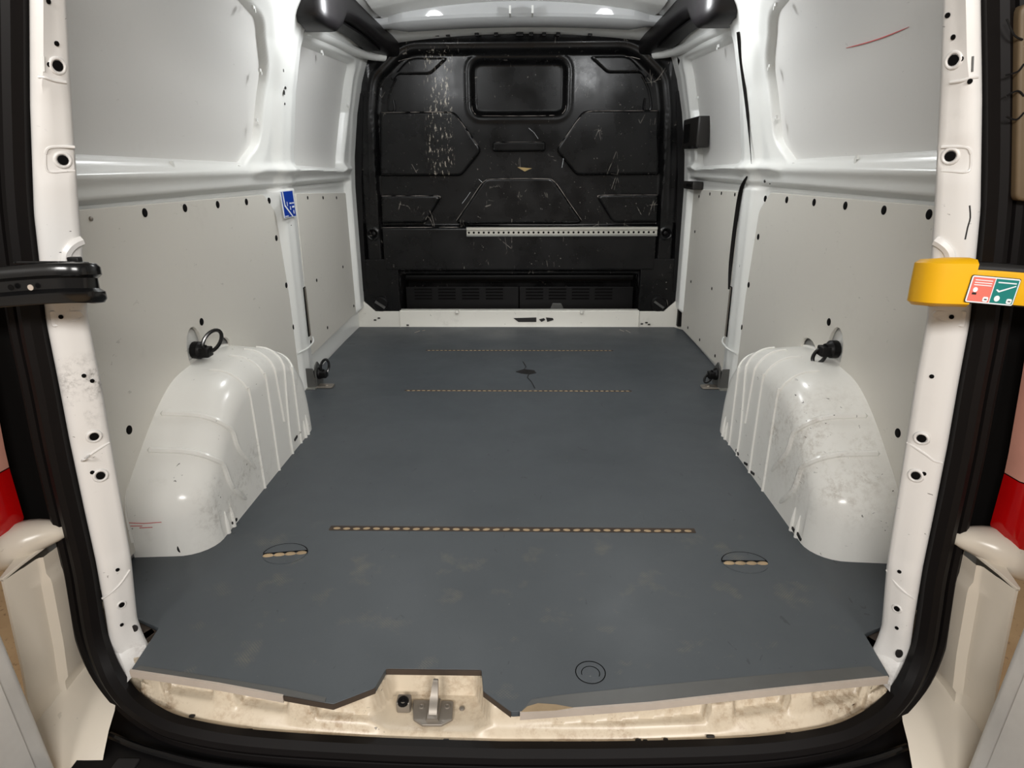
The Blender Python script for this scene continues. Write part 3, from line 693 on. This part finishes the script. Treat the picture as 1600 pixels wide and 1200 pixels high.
def build_arch(s):
    side = 'left' if s < 0 else 'right'
    e = empty('wheel_arch', (s*.78, 1.65, 0), 'white steel wheel arch on the %s, ribbed, scuffed%s' % (side, '' if s < 0 else ' and stained brown on its rear bulge'), 'wheel arch', 'wheel arches')
    mir_ = lambda v: Vector((s*v.x, v.y, v.z))
    rows = []
    ws = [0, .5, 1] + [1+k/7 for k in range(1, 8)]
    for w_ in ws: rows.append([mir_(arch_s(i, w_)) for i in range(NA)])
    inner = rows[-1]
    # inner face: rows from the inset profile down to the floor
    A = inner[0]; B = inner[-1]
    for t in (.33, .66, 1):
        r = []
        for i, P in enumerate(inner):
            z = P.z+(-.02-P.z)*t; yb = P.y
            r.append(Vector((s*(XI+.012*max(z, 0)/.38), yb, z)))
        rows.append(r)
    mk('body', loft(rows), 'arch', e, ang=60)
    def face(y, z): return Vector((s*(XI+.012*max(z, 0)/.38-.0005), y, z))
    def idx(y):     # index on the top of the profile with that y
        return min(range(8, NA-8), key=lambda i: abs(AP[i][0]-y))
    def over(y, bottom, end=None, start=.8, r=.0042, kink=None):
        i = idx(y); P = [mir_(arch_s(i, w_)) for w_ in (start, 1, 1.2, 1.4, 1.6, 1.8, 2)]
        if kink: P += [face(*k) for k in kink]
        P.append(face(y if end is None else end, bottom))
        mk('rib', tube(smooth(P, 3), r, 8, scale=[.1, .5]+[1]*(len(smooth(P, 3))-2)), 'arch', e)
    over(1.585, -.01, 1.575); over(1.70, -.01, 1.685); over(1.79, .12, 1.775, .9); over(1.87, .0, 1.80, .95, kink=[(1.805, .10)])
    over(1.94, -.01, 1.88, 1)
    # wide diagonal pressings crossing the rear slope
    def diag(i, pts, r):
        P = [mir_(arch_s(i, w_)) for w_ in (.3, .6, .9, 1.1, 1.3, 1.5, 1.75, 2)] + [face(*p) for p in pts]
        mk('diagonal_pressing', tube(smooth(P, 3), r, 8, scale=[.15]+[1]*(len(smooth(P, 3))-2)+[.4]), 'arch', e)
    diag(24.5, [(1.47, .17), (1.54, .08)], .008)
    diag(19.5, [(1.40, .10), (1.46, .03)], .008)
    for y, z0, z1 in ((1.345, .0, .06), (1.375, .0, .065), (1.925, .0, .06), (1.95, .0, .07)):
        mk('bead', tube([face(y, z0-.01), face(y, (z0+z1)/2), face(y, z1)], .006, 8, scale=[1, 1, .2]), 'arch', e)
    for y, z in (((1.66, .012), (1.72, .012), (1.80, .012), (1.33, .012), (1.36, .01)) if s > 0 else ((1.84, .035), (1.38, .012))):
        mk('black_gap', boxm(face(y, z)-Vector((s*.001, 0, 0)), (.003, .025, .007), Matrix.Rotation(random.uniform(-.3, .3), 3, 'X')), 'print_black', e)
    if s < 0:
        for pts in (((200, 817), (225, 818), (252, 816)), ((204, 822), (222, 822)), ((218, 825), (238, 824))):
            mk('red_scuff', tube([onY(a, b, 1.2352) for a, b in pts], .0009, 5), 'redmark', e)
        q = onY(282, 857, 1.247); inst(disc_mesh('black_chip', .009, 'print_black', .05), 'black_chip', q, facing((.5, -1, 0)), e, (.8, 1.25, 1)).matrix_parent_inverse = Matrix.Translation(-Vector(e.location))
    # seam flange where the arch meets the lining
    mk('wall_flange', tube([mir_(arch_s(i, 0))-Vector((s*.006, 0, 0)) for i in range(4, NA-4)], .006, 6), 'arch', e)
    return e
ARCH = {s: build_arch(s) for s in (-1, 1)}

# ------------------------------------------------------------------ tie-down rings
def tie_ring(loc, out, ring_tilt, label, up=True, R=.032, folded=False):
    e = empty('tie_down_ring', loc, label, 'tie-down ring', 'tie-down rings')
    L = Vector(loc); o = Vector(out).normalized()
    q = facing(o).to_matrix().to_4x4(); B = Matrix.Translation(L) @ q
    mk('base', revolve([(.024, -.01), (.024, .008), (.018, .014), (.016, .022), (.001, .022)], 14, B), 'black', e)
    mk('lug', rbox(L+o*.022+Vector((0, 0, -.004)), (.030, .034, .026), .006), 'black', e)
    c = L+o*.024+ring_tilt*R*.95
    t = ring_tilt.normalized(); sidev = Vector((o.x*.75, .6, -.15)); sidev = (sidev-t*sidev.dot(t)).normalized()
    path = [c + t*(R*1.05*math.cos(a)) + sidev*(R*.62*math.sin(a)) for a in np.linspace(0, 2*pi, 24, endpoint=False)]
    mk('ring', tube(path, .0052, 8, closed=True), 'gloss_black', e)
    return e
for s in (-1, 1):
    pk = mk('ring_pocket', plate(ell(1.645, .385, .055, .075), .004, lambda u, v, w_: Vector((s*(.882-w_), u, v))), 'white', WALL[s])
tie_ring((-.862, 1.655, .380), (1, -.1, 0), Vector((.45, .55, .75)).normalized(), 'black tie-down ring standing up in the lining hole above the left wheel arch')
tie_ring((.862, 1.655, .385), (-1, -.1, 0), Vector((-.35, .1, -.75)).normalized(), 'black tie-down ring folded down in the lining hole above the right wheel arch', R=.022)

# floor brackets with rings at the foot of the pillars
for s in (-1, 1):
    side = 'left' if s < 0 else 'right'
    e = empty('floor_bracket', (s*.82, 2.43, 0), 'grey angle bracket bolted down at the foot of the %s pillar' % side, 'bracket', 'floor brackets')
    mk('upright', plate(rounded([(s*.812, .0), (s*.885, .0), (s*.885, .085), (s*.82, .085)], .008), .006, lambda u, v, w_: Vector((u, 2.418-w_, v)), .001), 'bracket', e)
    mk('cheek', plate(rounded([(2.415, .0), (2.50, .0), (2.50, .06), (2.45, .105), (2.415, .09)], .01), .006, lambda u, v, w_: Vector((s*(.815-w_*1), u, v)), .001), 'bracket', e)
    mk('foot', rbox((s*.785, 2.435, .004), (.075, .045, .007), .014), 'steel', e)
    mk('lip', boxm((s*.85, 2.405, .0035), (.075, .02, .005)), 'alu', e)
    inst(disc_mesh('bolt', .010, 'steel', .5), 'bolt', (s*.775, 2.43, .008), facing((0, 0, 1)), e)
    tie_ring((s*.808, 2.445, .055), (-s, -.2, .1), (Vector((.15, .25, .9)) if s < 0 else Vector((-.5, -.1, -.75))).normalized(),
             'black tie-down ring %s on the floor bracket by the %s pillar' % ('standing up' if s < 0 else 'hanging down', side), R=.028 if s < 0 else .020)

# ------------------------------------------------------------------ rear aperture: pillars, sill, seal
zI = [-.06, -.005, .05, .178, .283, .418, .52, .627, .79, .94, 1.066, 1.40]; xI = [.690, .693, .695, .680, .674, .667, .661, .658, .635, .611, .589, .52]
zO = [-.05, 0, .09, .20, .30, .43, .53, .633, .793, .94, 1.06, 1.40]; xO = [.740, .738, .730, .723, .720, .715, .709, .704, .682, .650, .620, .535]
def pil_prof(z):
    xi = float(np.interp(z, zI, xI)); xo = float(np.interp(z, zO, xO)); wd = xo-xi
    st = 0.
    if z > .43: st += .003                     # overlapping pressings
    if z < .19: st += .003
    st += .004*math.exp(-((z-.965)/.012)**2) - .005*float(sstep(np.array(z), .838, .846)*(1-sstep(np.array(z), .876, .884)))
    f = .03*math.exp(-((z+.05)/.05)**2)        # flare into the sill
    yb = .943
    return [(xo+.012, yb+.02), (xo, yb), (xo-.006, yb-.003), (xo-.012, yb-.002-st*.3), (xo-.02, yb+.001-st*.8), ((xo-.02+xi+.006)/2, yb+.011-st), (xi+.006-f*.3, yb+.021-st), (xi+.0015-f*.4, yb+.026-st*.5), (xi+.002-f*.4, yb+.032), (xi+.03, yb+.06), (xi+.085, yb+.12), (xi+.14, yb+.17), (float(xw(z))-.005, yb+.20)]
def pil_at(s, x, z, out=0.):
    """point on the rear face of the pillar at that x and height"""
    pr = pil_prof(z)[2:8][::-1]; ax = abs(x)
    return Vector((s*ax, float(np.interp(ax, [a for a, b in pr], [b for a, b in pr]))-out, z))
PBVH = {}
def pil_hit(s, px, py):
    h = PBVH[s].ray_cast(CAM, ray(px, py).normalized()) if s in PBVH else (None,)*4
    if h[0] is None: return None, None
    return h[0], (h[1] if h[1].y < 0 else -h[1])
def pil_px(s, px, py, out=0.):
    h, n_ = pil_hit(s, px, py)
    if h is not None: return h+n_*out
    q = onY(px, py, .95)
    for _ in range(3): q = onY(px, py, pil_at(s, q.x, q.z, out).y)
    return q
def build_pillar(s, n):
    side = 'left' if s < 0 else 'right'
    rows = []; zl = list(np.linspace(-.05, 1.40, 117))
    for z in zl: rows.append([Vector((s*a, b, z)) for a, b in pil_prof(z)])
    o = mk('trim_%d' % n, loft(rows), 'pillar', kind='structure', ang=50, label='white steel door pillar with punched holes on the %s edge of the rear opening' % side)
    PBVH[s] = BVHTree.FromPolygons([v.co.copy() for v in o.data.vertices], [tuple(p_.vertices) for p_ in o.data.polygons])
    nd = facing((-s*.25, -1, .0))
    big = ([(157, 743), (147, 682), (190, 945), (98, 250), (90, 103)] if s < 0 else [(1431, 743), (1440, 685), (1401.5, 951), (1485, 244), (1490, 94)])
    small = ([(183.5, 890), (131, 587), (144, 738), (190, 976), (88, 68), (75, 2), (95, 495), (144, 595), (77, 101)] if s < 0 else [(1405.5, 893), (1456, 588), (1444, 740), (1401.5, 981), (1490, 58), (1487, 495), (1502, 92), (1481, 24), (1515, 127)])
    for p, me, sc in [(b, HOLE, (.85 if b[1] < 800 else .6)) for b in big]+[(b, HOLE, .42) for b in small]:
        q, n_ = pil_hit(s, p[0], p[1])
        if q is None: continue
        q = q+n_*.0012; nd = facing(n_)
        inst(me, 'hole', q, nd, o, sc)
        if sc > .5: inst(RIM, 'hole_rim', q-n_*.0015, nd, o, sc*1.05)
    # seams between pressings
    def bead(name, pxs, r, mat='pillar', out=0.0, n=5): return mk(name, tube(smooth([pil_px(s, a if s < 0 else 1588-a*1.0, b, out) for a, b in pxs], n), r, 7), mat, o)
    bead('seam', [(116, 723), (128, 720), (140, 711), (158, 699), (171, 691)], .0020)
    bead('seam', [(160, 935), (172, 927), (188, 912), (203, 890)], .0020)
    bead('pocket_lip', [(117, 230), (95, 229), (76, 231), (71, 240)], .0022)
    bead('pocket_lip', [(71, 240), (72, 262), (79, 269), (100, 268), (117, 267)], .0016)
    bead('step_bead', [(60, 120), (70, 121), (85, 126), (103, 129)], .0022)
    bead('slot_mark', [(68, 88), (69, 112)], .0014, 'white' if s < 0 else 'bracket', n=2)
    bead('curled_bracket', [(126, 376), (117, 381), (108, 389), (103, 400), (102, 425)], .008, out=-.001)
    P = [pil_px(s, a if s < 0 else 1588-a, b) for a, b in ((78, 485), (128, 485), (134, 493), (125, 500), (82, 512))]
    mk('arm_gusset', plate(rounded([(v.x, v.z) for v in P], .004, 3), .004, lambda u, v, w_: Vector((u, pil_at(s, u, v).y-w_+.002, v)), .001), 'pillar', o)
    return o
PIL = {-1: build_pillar(-1, 2), 1: build_pillar(1, 3)}
for s, pts in ((-1, [(212, 972), (215, 985), (209, 990), (207, 978)]), (1, [(1403, 1010), (1409, 1016), (1408, 1028), (1402, 1030), (1399, 1018)])):
    P = [pil_px(s, a, b) for a, b in pts]; c_ = sum(P, Vector())/len(P); inst(disc_mesh('rubbed_patch', .008, 'print_black', .02), 'rubbed_patch', c_-Vector((0, .0016, 0)), facing((-s*.3, -1, 0)), PIL[s], (.75, 1.15 if s > 0 else .9, 1))
mk('crack_line', tube(smooth([pil_px(1, *q) for q in ((1515, 321), (1516, 340), (1512, 355), (1508, 374))], 3), .0012, 5), 'print_black', PIL[1])

for s in (-1, 1):
    o_ = smooth([(.738, .945, .03), (.737, .938, .0), (.727, .922, -.028), (.712, .902, -.043), (.700, .889, -.049)], 4)
    i_ = smooth([(.705, .985, .02), (.690, .970, -.006), (.676, .955, -.0138), (.668, .938, -.0138), (.664, .918, -.0138)], 4)
    rows = [[Vector((s*v.x, v.y, v.z)) for v in (a_, a_.lerp(b_, .25)+Vector((0, -.002, .004)), a_.lerp(b_, .5)+Vector((0, -.002, .005)), a_.lerp(b_, .75)+Vector((0, -.001, .004)), b_)] for a_, b_ in zip(o_, i_)]
    mk('corner_fillet', loft(rows), 'pillar', PIL[s], ang=60)
def ysl(x): return float(np.interp(abs(x), [0, .2, .42, .55, .605, .65, .69, .72, .75], [.800, .803, .815, .836, .856, .880, .905, .932, .96]))
xs = np.concatenate([np.linspace(-.745, .745, 300)]); ts = np.linspace(0, 1, 46)
Xs = np.zeros((46, 300)); Ys = Xs.copy(); Zs = Xs.copy()
for j, x in enumerate(xs):
    y0 = ysl(x); y1 = max(y0+.13, .98)
    mm = float(sstep(np.array(x), -.235, -.195)*(1-sstep(np.array(x), -.055, -.015)))
    per = abs(((x+.06)/.145) % 1-.5)*2
    bmp = float(sstep(np.array(per), .55, .75)) if abs(x) > .28 else 0
    edge = yp(x)+.004
    yr = (edge+.020-.028*bmp)*(1-mm)+.914*mm
    for i, t in enumerate(ts):
        y = y0+(y1-y0)*t**1.3
        z = -.066+.006*float(sstep(np.array(y-y0), .0, .006))
        z -= .004*math.exp(-((y-y0-.018)/.004)**2)
        z += .014*float(sstep(np.array(y), y0+.02, max(edge-.004, y0+.03)))*(1-mm)
        z += (.0455-.014*(1-mm))*float(sstep(np.array(y), yr-.006, yr+.006))
        cr = float(sstep(np.array(abs(x)), .66, .745)*(1-sstep(np.array(y), y0+.015, y0+.05))); z += cr*.0
        Xs[i, j] = x; Ys[i, j] = y; Zs[i, j] = min(z, -.0145)
sill = mk('trim_4', gridmesh(Xs, Ys, Zs), 'sill', kind='structure', ang=50, label='cream painted rear door sill below the ply edge, rust-stained at its ends')
for px, py, wd in ((697, 1157, .010), (718, 1161, .008), (733, 1163, .014), (760, 1162, .010), (862, 1161, .008), (927, 1161, .008), (997, 1157, .010), (1008, 1158, .008), (1110, 1151, .014), (1040, 1156, .008), (495, 1150, .014), (385, 1141, .022), (300, 1119, .010), (579, 1112, .014), (1101, 1096, .008), (1372, 1098, .01), (1232, 1147, .01)):
    q = onZ(px, py, -.061); mk('paint_chip', rbox((q.x, q.y, -.0605), (wd, .005, .003), .002), 'print_black', sill)
mk('header', loft([[Vector((x, y, z)) for y, z in ((.94, 1.44), (.95, 1.385), (1.0, 1.375), (1.12, 1.40), (1.2, 1.50))] for x in (-.56, 0, .56)]), 'pillar', sill)

# door seal all round the opening
hs = [(0, .797, -.072), (.2, .800, -.071), (.42, .811, -.070), (.55, .831, -.068), (.62, .855, -.064), (.68, .885, -.052), (.728, .915, -.02), (.752, .934, .04), (.751, .94, .12), (.744, .94, .20), (.738, .94, .39), (.729, .94, .53), (.722, .94, .64), (.701, .94, .80), (.67, .94, .94), (.638, .94, 1.067), (.58, .94, 1.30), (.53, .94, 1.395), (.46, .94, 1.43), (0, .94, 1.44)]
path = smooth(hs, 5); loop = [Vector((-p.x, p.y, p.z)) for p in path[::-1]][:-1] + path[:-1]
cen = Vector((0, .93, .6))
def sealrows(prof):
    rows = []; N = len(loop)
    for i, p_ in enumerate(loop):
        t = (loop[(i+1) % N]-loop[i-1]).normalized(); n = Vector((0, -1, .0)); n = (n-t*n.dot(t)).normalized(); o_ = t.cross(n).normalized()
        if o_.dot(p_-cen) < 0: o_ = -o_
        rows.append([p_+o_*a+n*b for a, b in prof])
    return loft(rows, True, True)
se = empty('door_seal', (0, .80, -.08), 'black rubber weather seal running round the rear door opening', 'door seal')
mk('bulb', sealrows([(-.016, -.010), (-.018, .006), (-.010, .018), (.0, .021), (.009, .017), (.012, .004), (.012, -.010)]), 'rubber', se)
mk('outer_lip', sealrows([(.010, -.012), (.012, .002), (.018, .012), (.026, .014), (.034, .008), (.036, -.004), (.034, -.014)]), 'rubber', se)

# latch striker in the sill recess
ls = empty('latch_striker', (-.118, .865, -.06), 'steel latch striker plate with hook in the recess of the rear sill', 'latch')
zs_ = -.0585
def sp(px, py): q = onZ(px, py, zs_); return (q.x, q.y)
mk('plate', plate(rounded([sp(*q) for q in ((645, 1096), (709, 1098), (707, 1127), (690, 1136), (660, 1136), (646, 1127))], .004, 4), .005, lambda u, v, w_: Vector((u, v, zs_+w_)), .0015), 'steel', ls)
c = Vector((*sp(679, 1110), zs_))
hk = mk('hook', sweep(smooth([c+Vector((0, -.018, .004)), c+Vector((0, -.012, .013)), c+Vector((0, .004, .024)), c+Vector((.001, .014, .040)), c+Vector((.002, .018, .052))], 4), [(-.005, -.0065), (.005, -.0065), (.005, .0065), (-.005, .0065)], up=(1, 0, 0), scale=[1.1]*9+[1.0, .95, .9, .85, .8, .75, .7, .6]), 'steel', ls)
mk('saddle', sweep([c+Vector((0, -.028, .004)), c+Vector((0, .016, .004))], [(-.012, 0), (-.009, .007), (.009, .007), (.012, 0)]), 'steel', ls)
for a_ in ((659, 1107), (699, 1107)):
    q = Vector((*sp(*a_), zs_+.005)); mk('rivet', revolve([(.006, 0), (.0055, .002), (.003, .0022), (.0025, .0005), (.0001, .0004)], 12, Matrix.Translation(q)), 'steel', ls)
q = Vector((*sp(632, 1106), zs_+.010)); bf = mk('buffer_block', rbox(q, (.025, .022, .022), .004), 'steel', ls)
mk('buffer_face', revolve([(.0105, 0), (.009, .003), (.005, .003), (.004, .001), (.0001, .001)], 14, Matrix.Translation(q+Vector((0, -.006, .0105))) @ Matrix.Rotation(.3, 4, 'X')), 'black', bf)
q = onZ(722, 1107, -.059); inst(SCREW, 'stud', q, facing((0, 0, 1)), ls)

# ------------------------------------------------------------------ check arms
def arm_path(s):
    e = .567 if s < 0 else .585
    return smooth([(s*(e+.125), 1.03, .676), (s*(e+.078), .965, .684), (s*(e+.032), .915, .693), (s*(e+.006), .885, .700), (s*e, .868, .704), (s*(e+.006), .854, .707), (s*(e+.028), .847, .708), (s*(e+.07), .845, .706), (s*(e+.16), .842, .699), (s*(e+.27), .838, .690), (s*(e+.40), .832, .680)], 5)
ca = empty('door_check_arm', (-.62, .85, .685), 'black steel door check arm hooked round the left door pillar', 'check arm', 'door check arms')
P = arm_path(-1)
chan = [(-.004, -.027), (.006, -.027), (.010, -.022), (.010, -.012), (.004, -.007), (.004, .007), (.010, .012), (.010, .022), (.006, .027), (-.004, .027)]
mk('channel', sweep(P, [(-a, b) for a, b in chan]), 'gloss_black', ca, ang=45)
mk('top_flange', plate(rounded([(-.575, .885), (-.572, .862), (-.595, .851), (-.66, .850), (-.69, .99), (-.65, .96)], .012, 4), .004, lambda u, v, w_: Vector((u, v, .733+w_-max(v-.85, 0)*.19)), .001), 'gloss_black', ca)
mk('pivot_lug', rbox((-.610, .905, .731), (.018, .01, .008), .003), 'black', ca)
for x, mt in ((-.655, 'hole'), (-.628, 'nosing')):
    mk('arm_hole', revolve([(.004, 0), (.004, .001), (.0001, .001)], 12, Matrix.Translation((x, .8345, .704)) @ Matrix.Rotation(pi/2, 4, 'X')), mt, ca)

ca = empty('door_check_arm', (.62, .85, .685), 'yellow sleeved door check arm with safety sticker on the right door pillar', 'check arm', 'door check arms')
P = arm_path(1)
mk('channel', sweep(P, chan), 'gloss_black', ca, ang=45)
i0 = 3; i1 = min(range(len(P)), key=lambda i: abs(P[i].x-.622) + (0 if P[i].y < .86 else 9))
sl = [(-.008, -.031), (.012, -.031), (.018, -.026), (.0185, 0), (.018, .026), (.012, .031), (-.008, .031)]
slv = mk('sleeve', sweep(P[i0:i1+1], sl), 'yellow', ca, ang=45)
i2 = i1-1
mk('face_plate', sweep(P[i2:], [(.008, -.024), (.0135, -.024), (.0145, -.021), (.0145, .015), (.0135, .018), (.008, .018)]), 'yellow', ca, ang=45)
# sticker: red half and green half with pictograms
A_ = Vector((.627, .8295, 0)); Bx = Vector((1, -.045, -.085)).normalized(); Bz = Vector((.085, 0, 1)).normalized()
O = Vector((.6085, .8278, .6850))
def st(name, pts, d, mat, par): return mk(name, plate(pts, .0004, lambda u, v, w_: O+Bx*u+Bz*v+Vector((0, -1, 0))*(d+w_)), mat, par)
def rect(a, b, c_, d): return [(a, b), (c_, b), (c_, d), (a, d)]
stk = st('sticker', rounded(rect(0, 0, .062, .036), .003), .0000, 'print_black', ca)
st('sticker_border', rounded(rect(.0008, .0008, .0612, .0352), .003), .0005, 'print_white', stk)
st('red_field', rect(.0025, .0025, .0298, .0335), .0010, 'print_red', stk)
st('green_field', rect(.0312, .0025, .0595, .0335), .0010, 'print_green', stk)
for z in (.0295, .0262, .0232): st('door_line', rect(.005, z, .027, z+.0011), .0015, 'print_white', stk)
st('door_line', rect(.034, .0285, .057, .0300), .0015, 'print_white', stk)
st('tick_mark', [(.034, .0195), (.0375, .0168), (.0390, .0168), (.0575, .0255), (.0572, .0268), (.0385, .0188), (.0355, .0205)], .0015, 'print_white', stk)
for cx_, cz_, rr_ in ((.0085, .0175, .0030), (.0385, .0085, .0036)): st('hand_mark', [(cx_+rr_*math.cos(t), cz_+rr_*1.1*math.sin(t)) for t in np.linspace(0, 2*pi, 10, endpoint=False)], .0015, 'print_white', stk)
st('hand_mark', rect(.006, .0112, .0112, .0138), .0015, 'print_black', stk)
for cx_ in (.0245, .0545):
    st('key_mark', rounded(rect(cx_-.0034, .0030, cx_+.0034, .0095), .0022), .0015, 'print_white', stk); st('key_mark', rect(cx_-.0016, .0055, cx_+.0016, .0068), .0020, 'print_black', stk)

# ------------------------------------------------------------------ blue sticker on the left pillar
bs = [(438.5, 300), (456, 298), (462, 337), (445, 340)]
P4 = [onX(a, b, -.8335) for a, b in bs]
def bl(u, v, w_): return P4[3].lerp(P4[2], u).lerp(P4[0].lerp(P4[1], u), v) + Vector((w_, 0, 0))
be = empty('warning_sticker', P4[3], 'blue and white instruction sticker on the left pillar', 'sticker')
mk('white_backing', plate(rect(-.08, -.03, 1.08, 1.03), .001, bl), 'print_white', be)
mk('blue_field', plate(rect(0, 0, 1, 1), .001, lambda u, v, w_: bl(u, v, .001+w_)), 'blue', be)
def bw(name, pts): mk(name, plate(pts, .0006, lambda u, v, w_: bl(u, v, .0021+w_)), 'print_white', be)
bw('bent_line', [(.05, 1), (.13, 1), (.17, .48), (.72, 0), (.62, 0), (.08, .44)])
bw('lettering', rect(.55, .50, .74, .55)); bw('lettering', rect(.78, .50, .96, .55)); bw('lettering', rect(.55, .27, .61, .41)); bw('lettering', rect(.74, .34, .94, .41)); bw('lettering', rect(.80, .10, .87, .24)); bw('lettering', rect(.33, .43, .37, .60)); bw('lettering', rect(.02, .02, .30, .06))

# red felt-pen streak on the right upper skin, scuffs
def skin_pt(px, py, s):
    q = onX(px, py, s*.85)
    for _ in range(4): q = onX(px, py, s*(float(xw(np.array(q.z)))+.0105+.006*math.sin((q.z-.84)/.52*pi)))
    return q
mk('red_streak', tube([skin_pt(1322+98*t, 75-33*t+3*math.sin(t*pi), 1) for t in np.linspace(0, 1, 9)], .0016, 5, scale=[.4, .8, 1, 1, .9, 1, .9, .7, .3]), 'redmark', WALL[1])

# ------------------------------------------------------------------ outside: quarter panels, lamps, bumper, doors
for s in (-1, 1):
    side = 'left' if s < 0 else 'right'
    e = empty('quarter_panel', (s*.80, .85, -.2), 'cream painted rear corner panel outside the seal on the %s' % side, 'body panel', 'rear corner panels')
    rows = []
    for z in np.linspace(.232, -.20, 40):
        xo = float(np.interp(z, [-.20, -.175, -.15, -.125, -.09, -.05, .05, .23], [.755, .772, .795, .815, .830, .831, .818, .803]))
        g = .12*float(sstep(np.array(-z), .035, .17)); st_ = .007*float(sstep(np.array(z), -.035, -.025))*(1-float(sstep(np.array(z), .185, .195)))
        pr = [(xo+.05, 1.0), (xo+.012, .87), (xo+.003, .845), (xo-.002, .838), (xo-.006, .838), (xo-.008, .844), (xo-.011, .866), (xo-.013, .872), (xo-.016, .896), (xo-.019, .900-st_*.4), (xo-.024-st_, .902), (xo-.026-st_, .93), (xo-.03, .97)]
        rows.append([Vector((s*a, b, z)) for a, b in pr])
    mk('panel', loft(rows), 'quarter', e, ang=40)
    mk('top_return', plate([(s*.772, .97), (s*.777, .93), (s*.792, .872), (s*.797, .838), (s*.803, .838), (s*.825, .97)], .006, lambda u, v, w_: Vector((u, v+.0, .230+w_+(v-.838)*.15)), .001), 'quarter', e)
    sh = []
    for y, z, xi in ((.97, -.045, .74), (.93, -.05, .73), (.90, -.058, .712), (.87, -.068, .70), (.84, -.082, .695), (.81, -.105, .69), (.785, -.135, .688), (.77, -.175, .688), (.765, -.23, .688)):
        xo = float(np.interp(z, [-.20, -.175, -.15, -.125, -.09, -.05], [.760, .776, .798, .817, .830, .831]))
        sh.append([Vector((s*a, y+dy, z+dz)) for a, dy, dz in ((xi, 0, 0), (xi+.04, 0, 0), (xo-.03, 0, 0), (xo-.012, 0, .006), (xo-.004, 0, .016), (xo, .004, .03))])
    mk('shelf', loft(sh), 'quarter', e, ang=50)
    if s > 0:
        inst(HOLE, 'hole', onX(1486, 968, .800), facing((-1, -.2, 0)), e, .4); inst(HOLE, 'hole', onX(1486, 1018, .803), facing((-1, -.2, 0)), e, .3)
    # black jamb behind the seal
    mk('trim_%d' % (5 if s < 0 else 6), plate([(s*.72, .22), (s*1.05, .22), (s*1.05, 1.45), (s*.50, 1.45), (s*.60, 1.07), (s*.68, .80)], .02, lambda u, v, w_: Vector((u, .985-w_, v))), 'hole', kind='structure', label='dark door jamb outside the seal on the %s' % side)
    # white hinge corner under the lamp
    h = empty('bumper_corner', (s*.86, .88, .24), 'white bumper corner moulding beneath the %s tail lamp' % side, 'moulding', 'bumper corners')
    mk('shell', sweep(smooth([(s*.76, .94, .262), (s*.80, .92, .262), (s*.86, .90, .240), (s*.95, .90, .225)], 5), circ(.030, 12, .9), scale=[.45+.75*min(k/6, 1) for k in range(16)]), 'quarter', h)
    mk('fixing', revolve([(.008, 0), (.006, .004), (.0001, .005)], 10, Matrix.Translation((s*.852, .866, .252)) @ Matrix.Rotation(pi/2, 4, 'X')), 'steel', h)
    # tail lamp
    tl = empty('tail_lamp', (s*.85, .90, .28), 'red and pale tail lamp beside the %s rear door gap' % side, 'tail lamp', 'tail lamps')
    def lens(name, z0, z1, mat):
        rows = []
        for z in np.linspace(z0, z1, 8):
            x0 = float(np.interp(z, [.25, .29, .40, .55, .8], [.825, .806, .806, .792, .765])); e2 = 0.02*max(0, (.30-z)/.03)
            rows.append([Vector((s*(a+(.012 if s < 0 else 0)), b, z)) for a, b in ((x0, .93), (x0+.002, .900), (x0+.012, .885), (x0+.04, .878), (x0+.14, .876))])
        mk(name, loft(rows), mat, tl)
    lens('red_lens', .255, .385, 'red'); lens('pale_lens', .387, .62, 'clear')
    # open rear door seen edge-on
    d = empty('rear_door', (s*.80, .7, -.12), 'white rear door standing open at the %s edge of the photo' % side, 'door', 'rear doors')
    pr = rounded([(.742, .775, .012), (.748, .70), (.775, .10, .02), (.875, .10, .02), (.855, .775, .02)], .01, 4)
    mk('door_shell', plate([(s*u, v) for u, v in pr], 1.45, lambda u, v, w_: Vector((u+s*.09*float(w_/1.45 > .5), v, -.10+w_)), .006), 'doorwhite', d)
    mk('inner_trim', plate([(s*.741, .74), (s*.743, .66), (s*.755, .66), (s*.755, .74)], .50, lambda u, v, w_: Vector((u+s*.09*((w_+.04)/1.45), v, -.06+w_)), .002), 'doorwhite', d)

dq = [onY(a, b, .93) for a, b in ((1576, 10), (1640, 10), (1640, 318), (1572, 312))]
up = mk('upper_trim', plate(rounded([(v.x, v.z) for v in dq], .012, 4), .02, lambda u, v, w_: Vector((u, .93-w_, v)), .004), 'doortrim', d)
for pts in (((1573, 30), (1585, 55), (1598, 62)), ((1570, 118), (1590, 112), (1600, 100)), ((1572, 150), (1590, 142), (1600, 150)), ((1572, 182), (1588, 187), (1600, 176))):
    mk('cable', tube(smooth([onY(a, b, .909) for a, b in pts], 4), .0012, 6), 'black', up)
bu = empty('rear_bumper', (0, .62, -.2), 'black ribbed plastic bumper step below the rear sill', 'bumper')
def bumz(x): return ysl(x)-.0
rows = []
for x in np.linspace(-.735, .735, 31):
    y1 = float(np.interp(abs(x), [0, .42, .6, .69, .735], [.785, .80, .835, .875, .90])); rows.append([Vector((x, y, z)) for y, z in ((y1+.05, -.09), (y1+.004, -.108), (.56, -.118), (.53, -.13), (.52, -.25))])
mk('step', loft(rows), 'black', bu, ang=30)
for k in range(26):
    x = -.70+1.40*k/25; y1 = float(np.interp(abs(x), [0, .42, .6, .69, .735], [.772, .786, .82, .858, .88]))
    if abs(x) < .7: mk('tread_rib', rbox((x, (y1-.03+.57)/2, -.112), (.040, y1-.03-.57, .010), .004), 'tread', bu)
mk('edge_bead', tube(smooth([(-.70, .845, -.098), (-.6, .812, -.098), (-.42, .78, -.098), (0, .764, -.098), (.42, .78, -.098), (.6, .812, -.098), (.70, .845, -.098)], 6), .006, 8), 'gloss_black', bu)
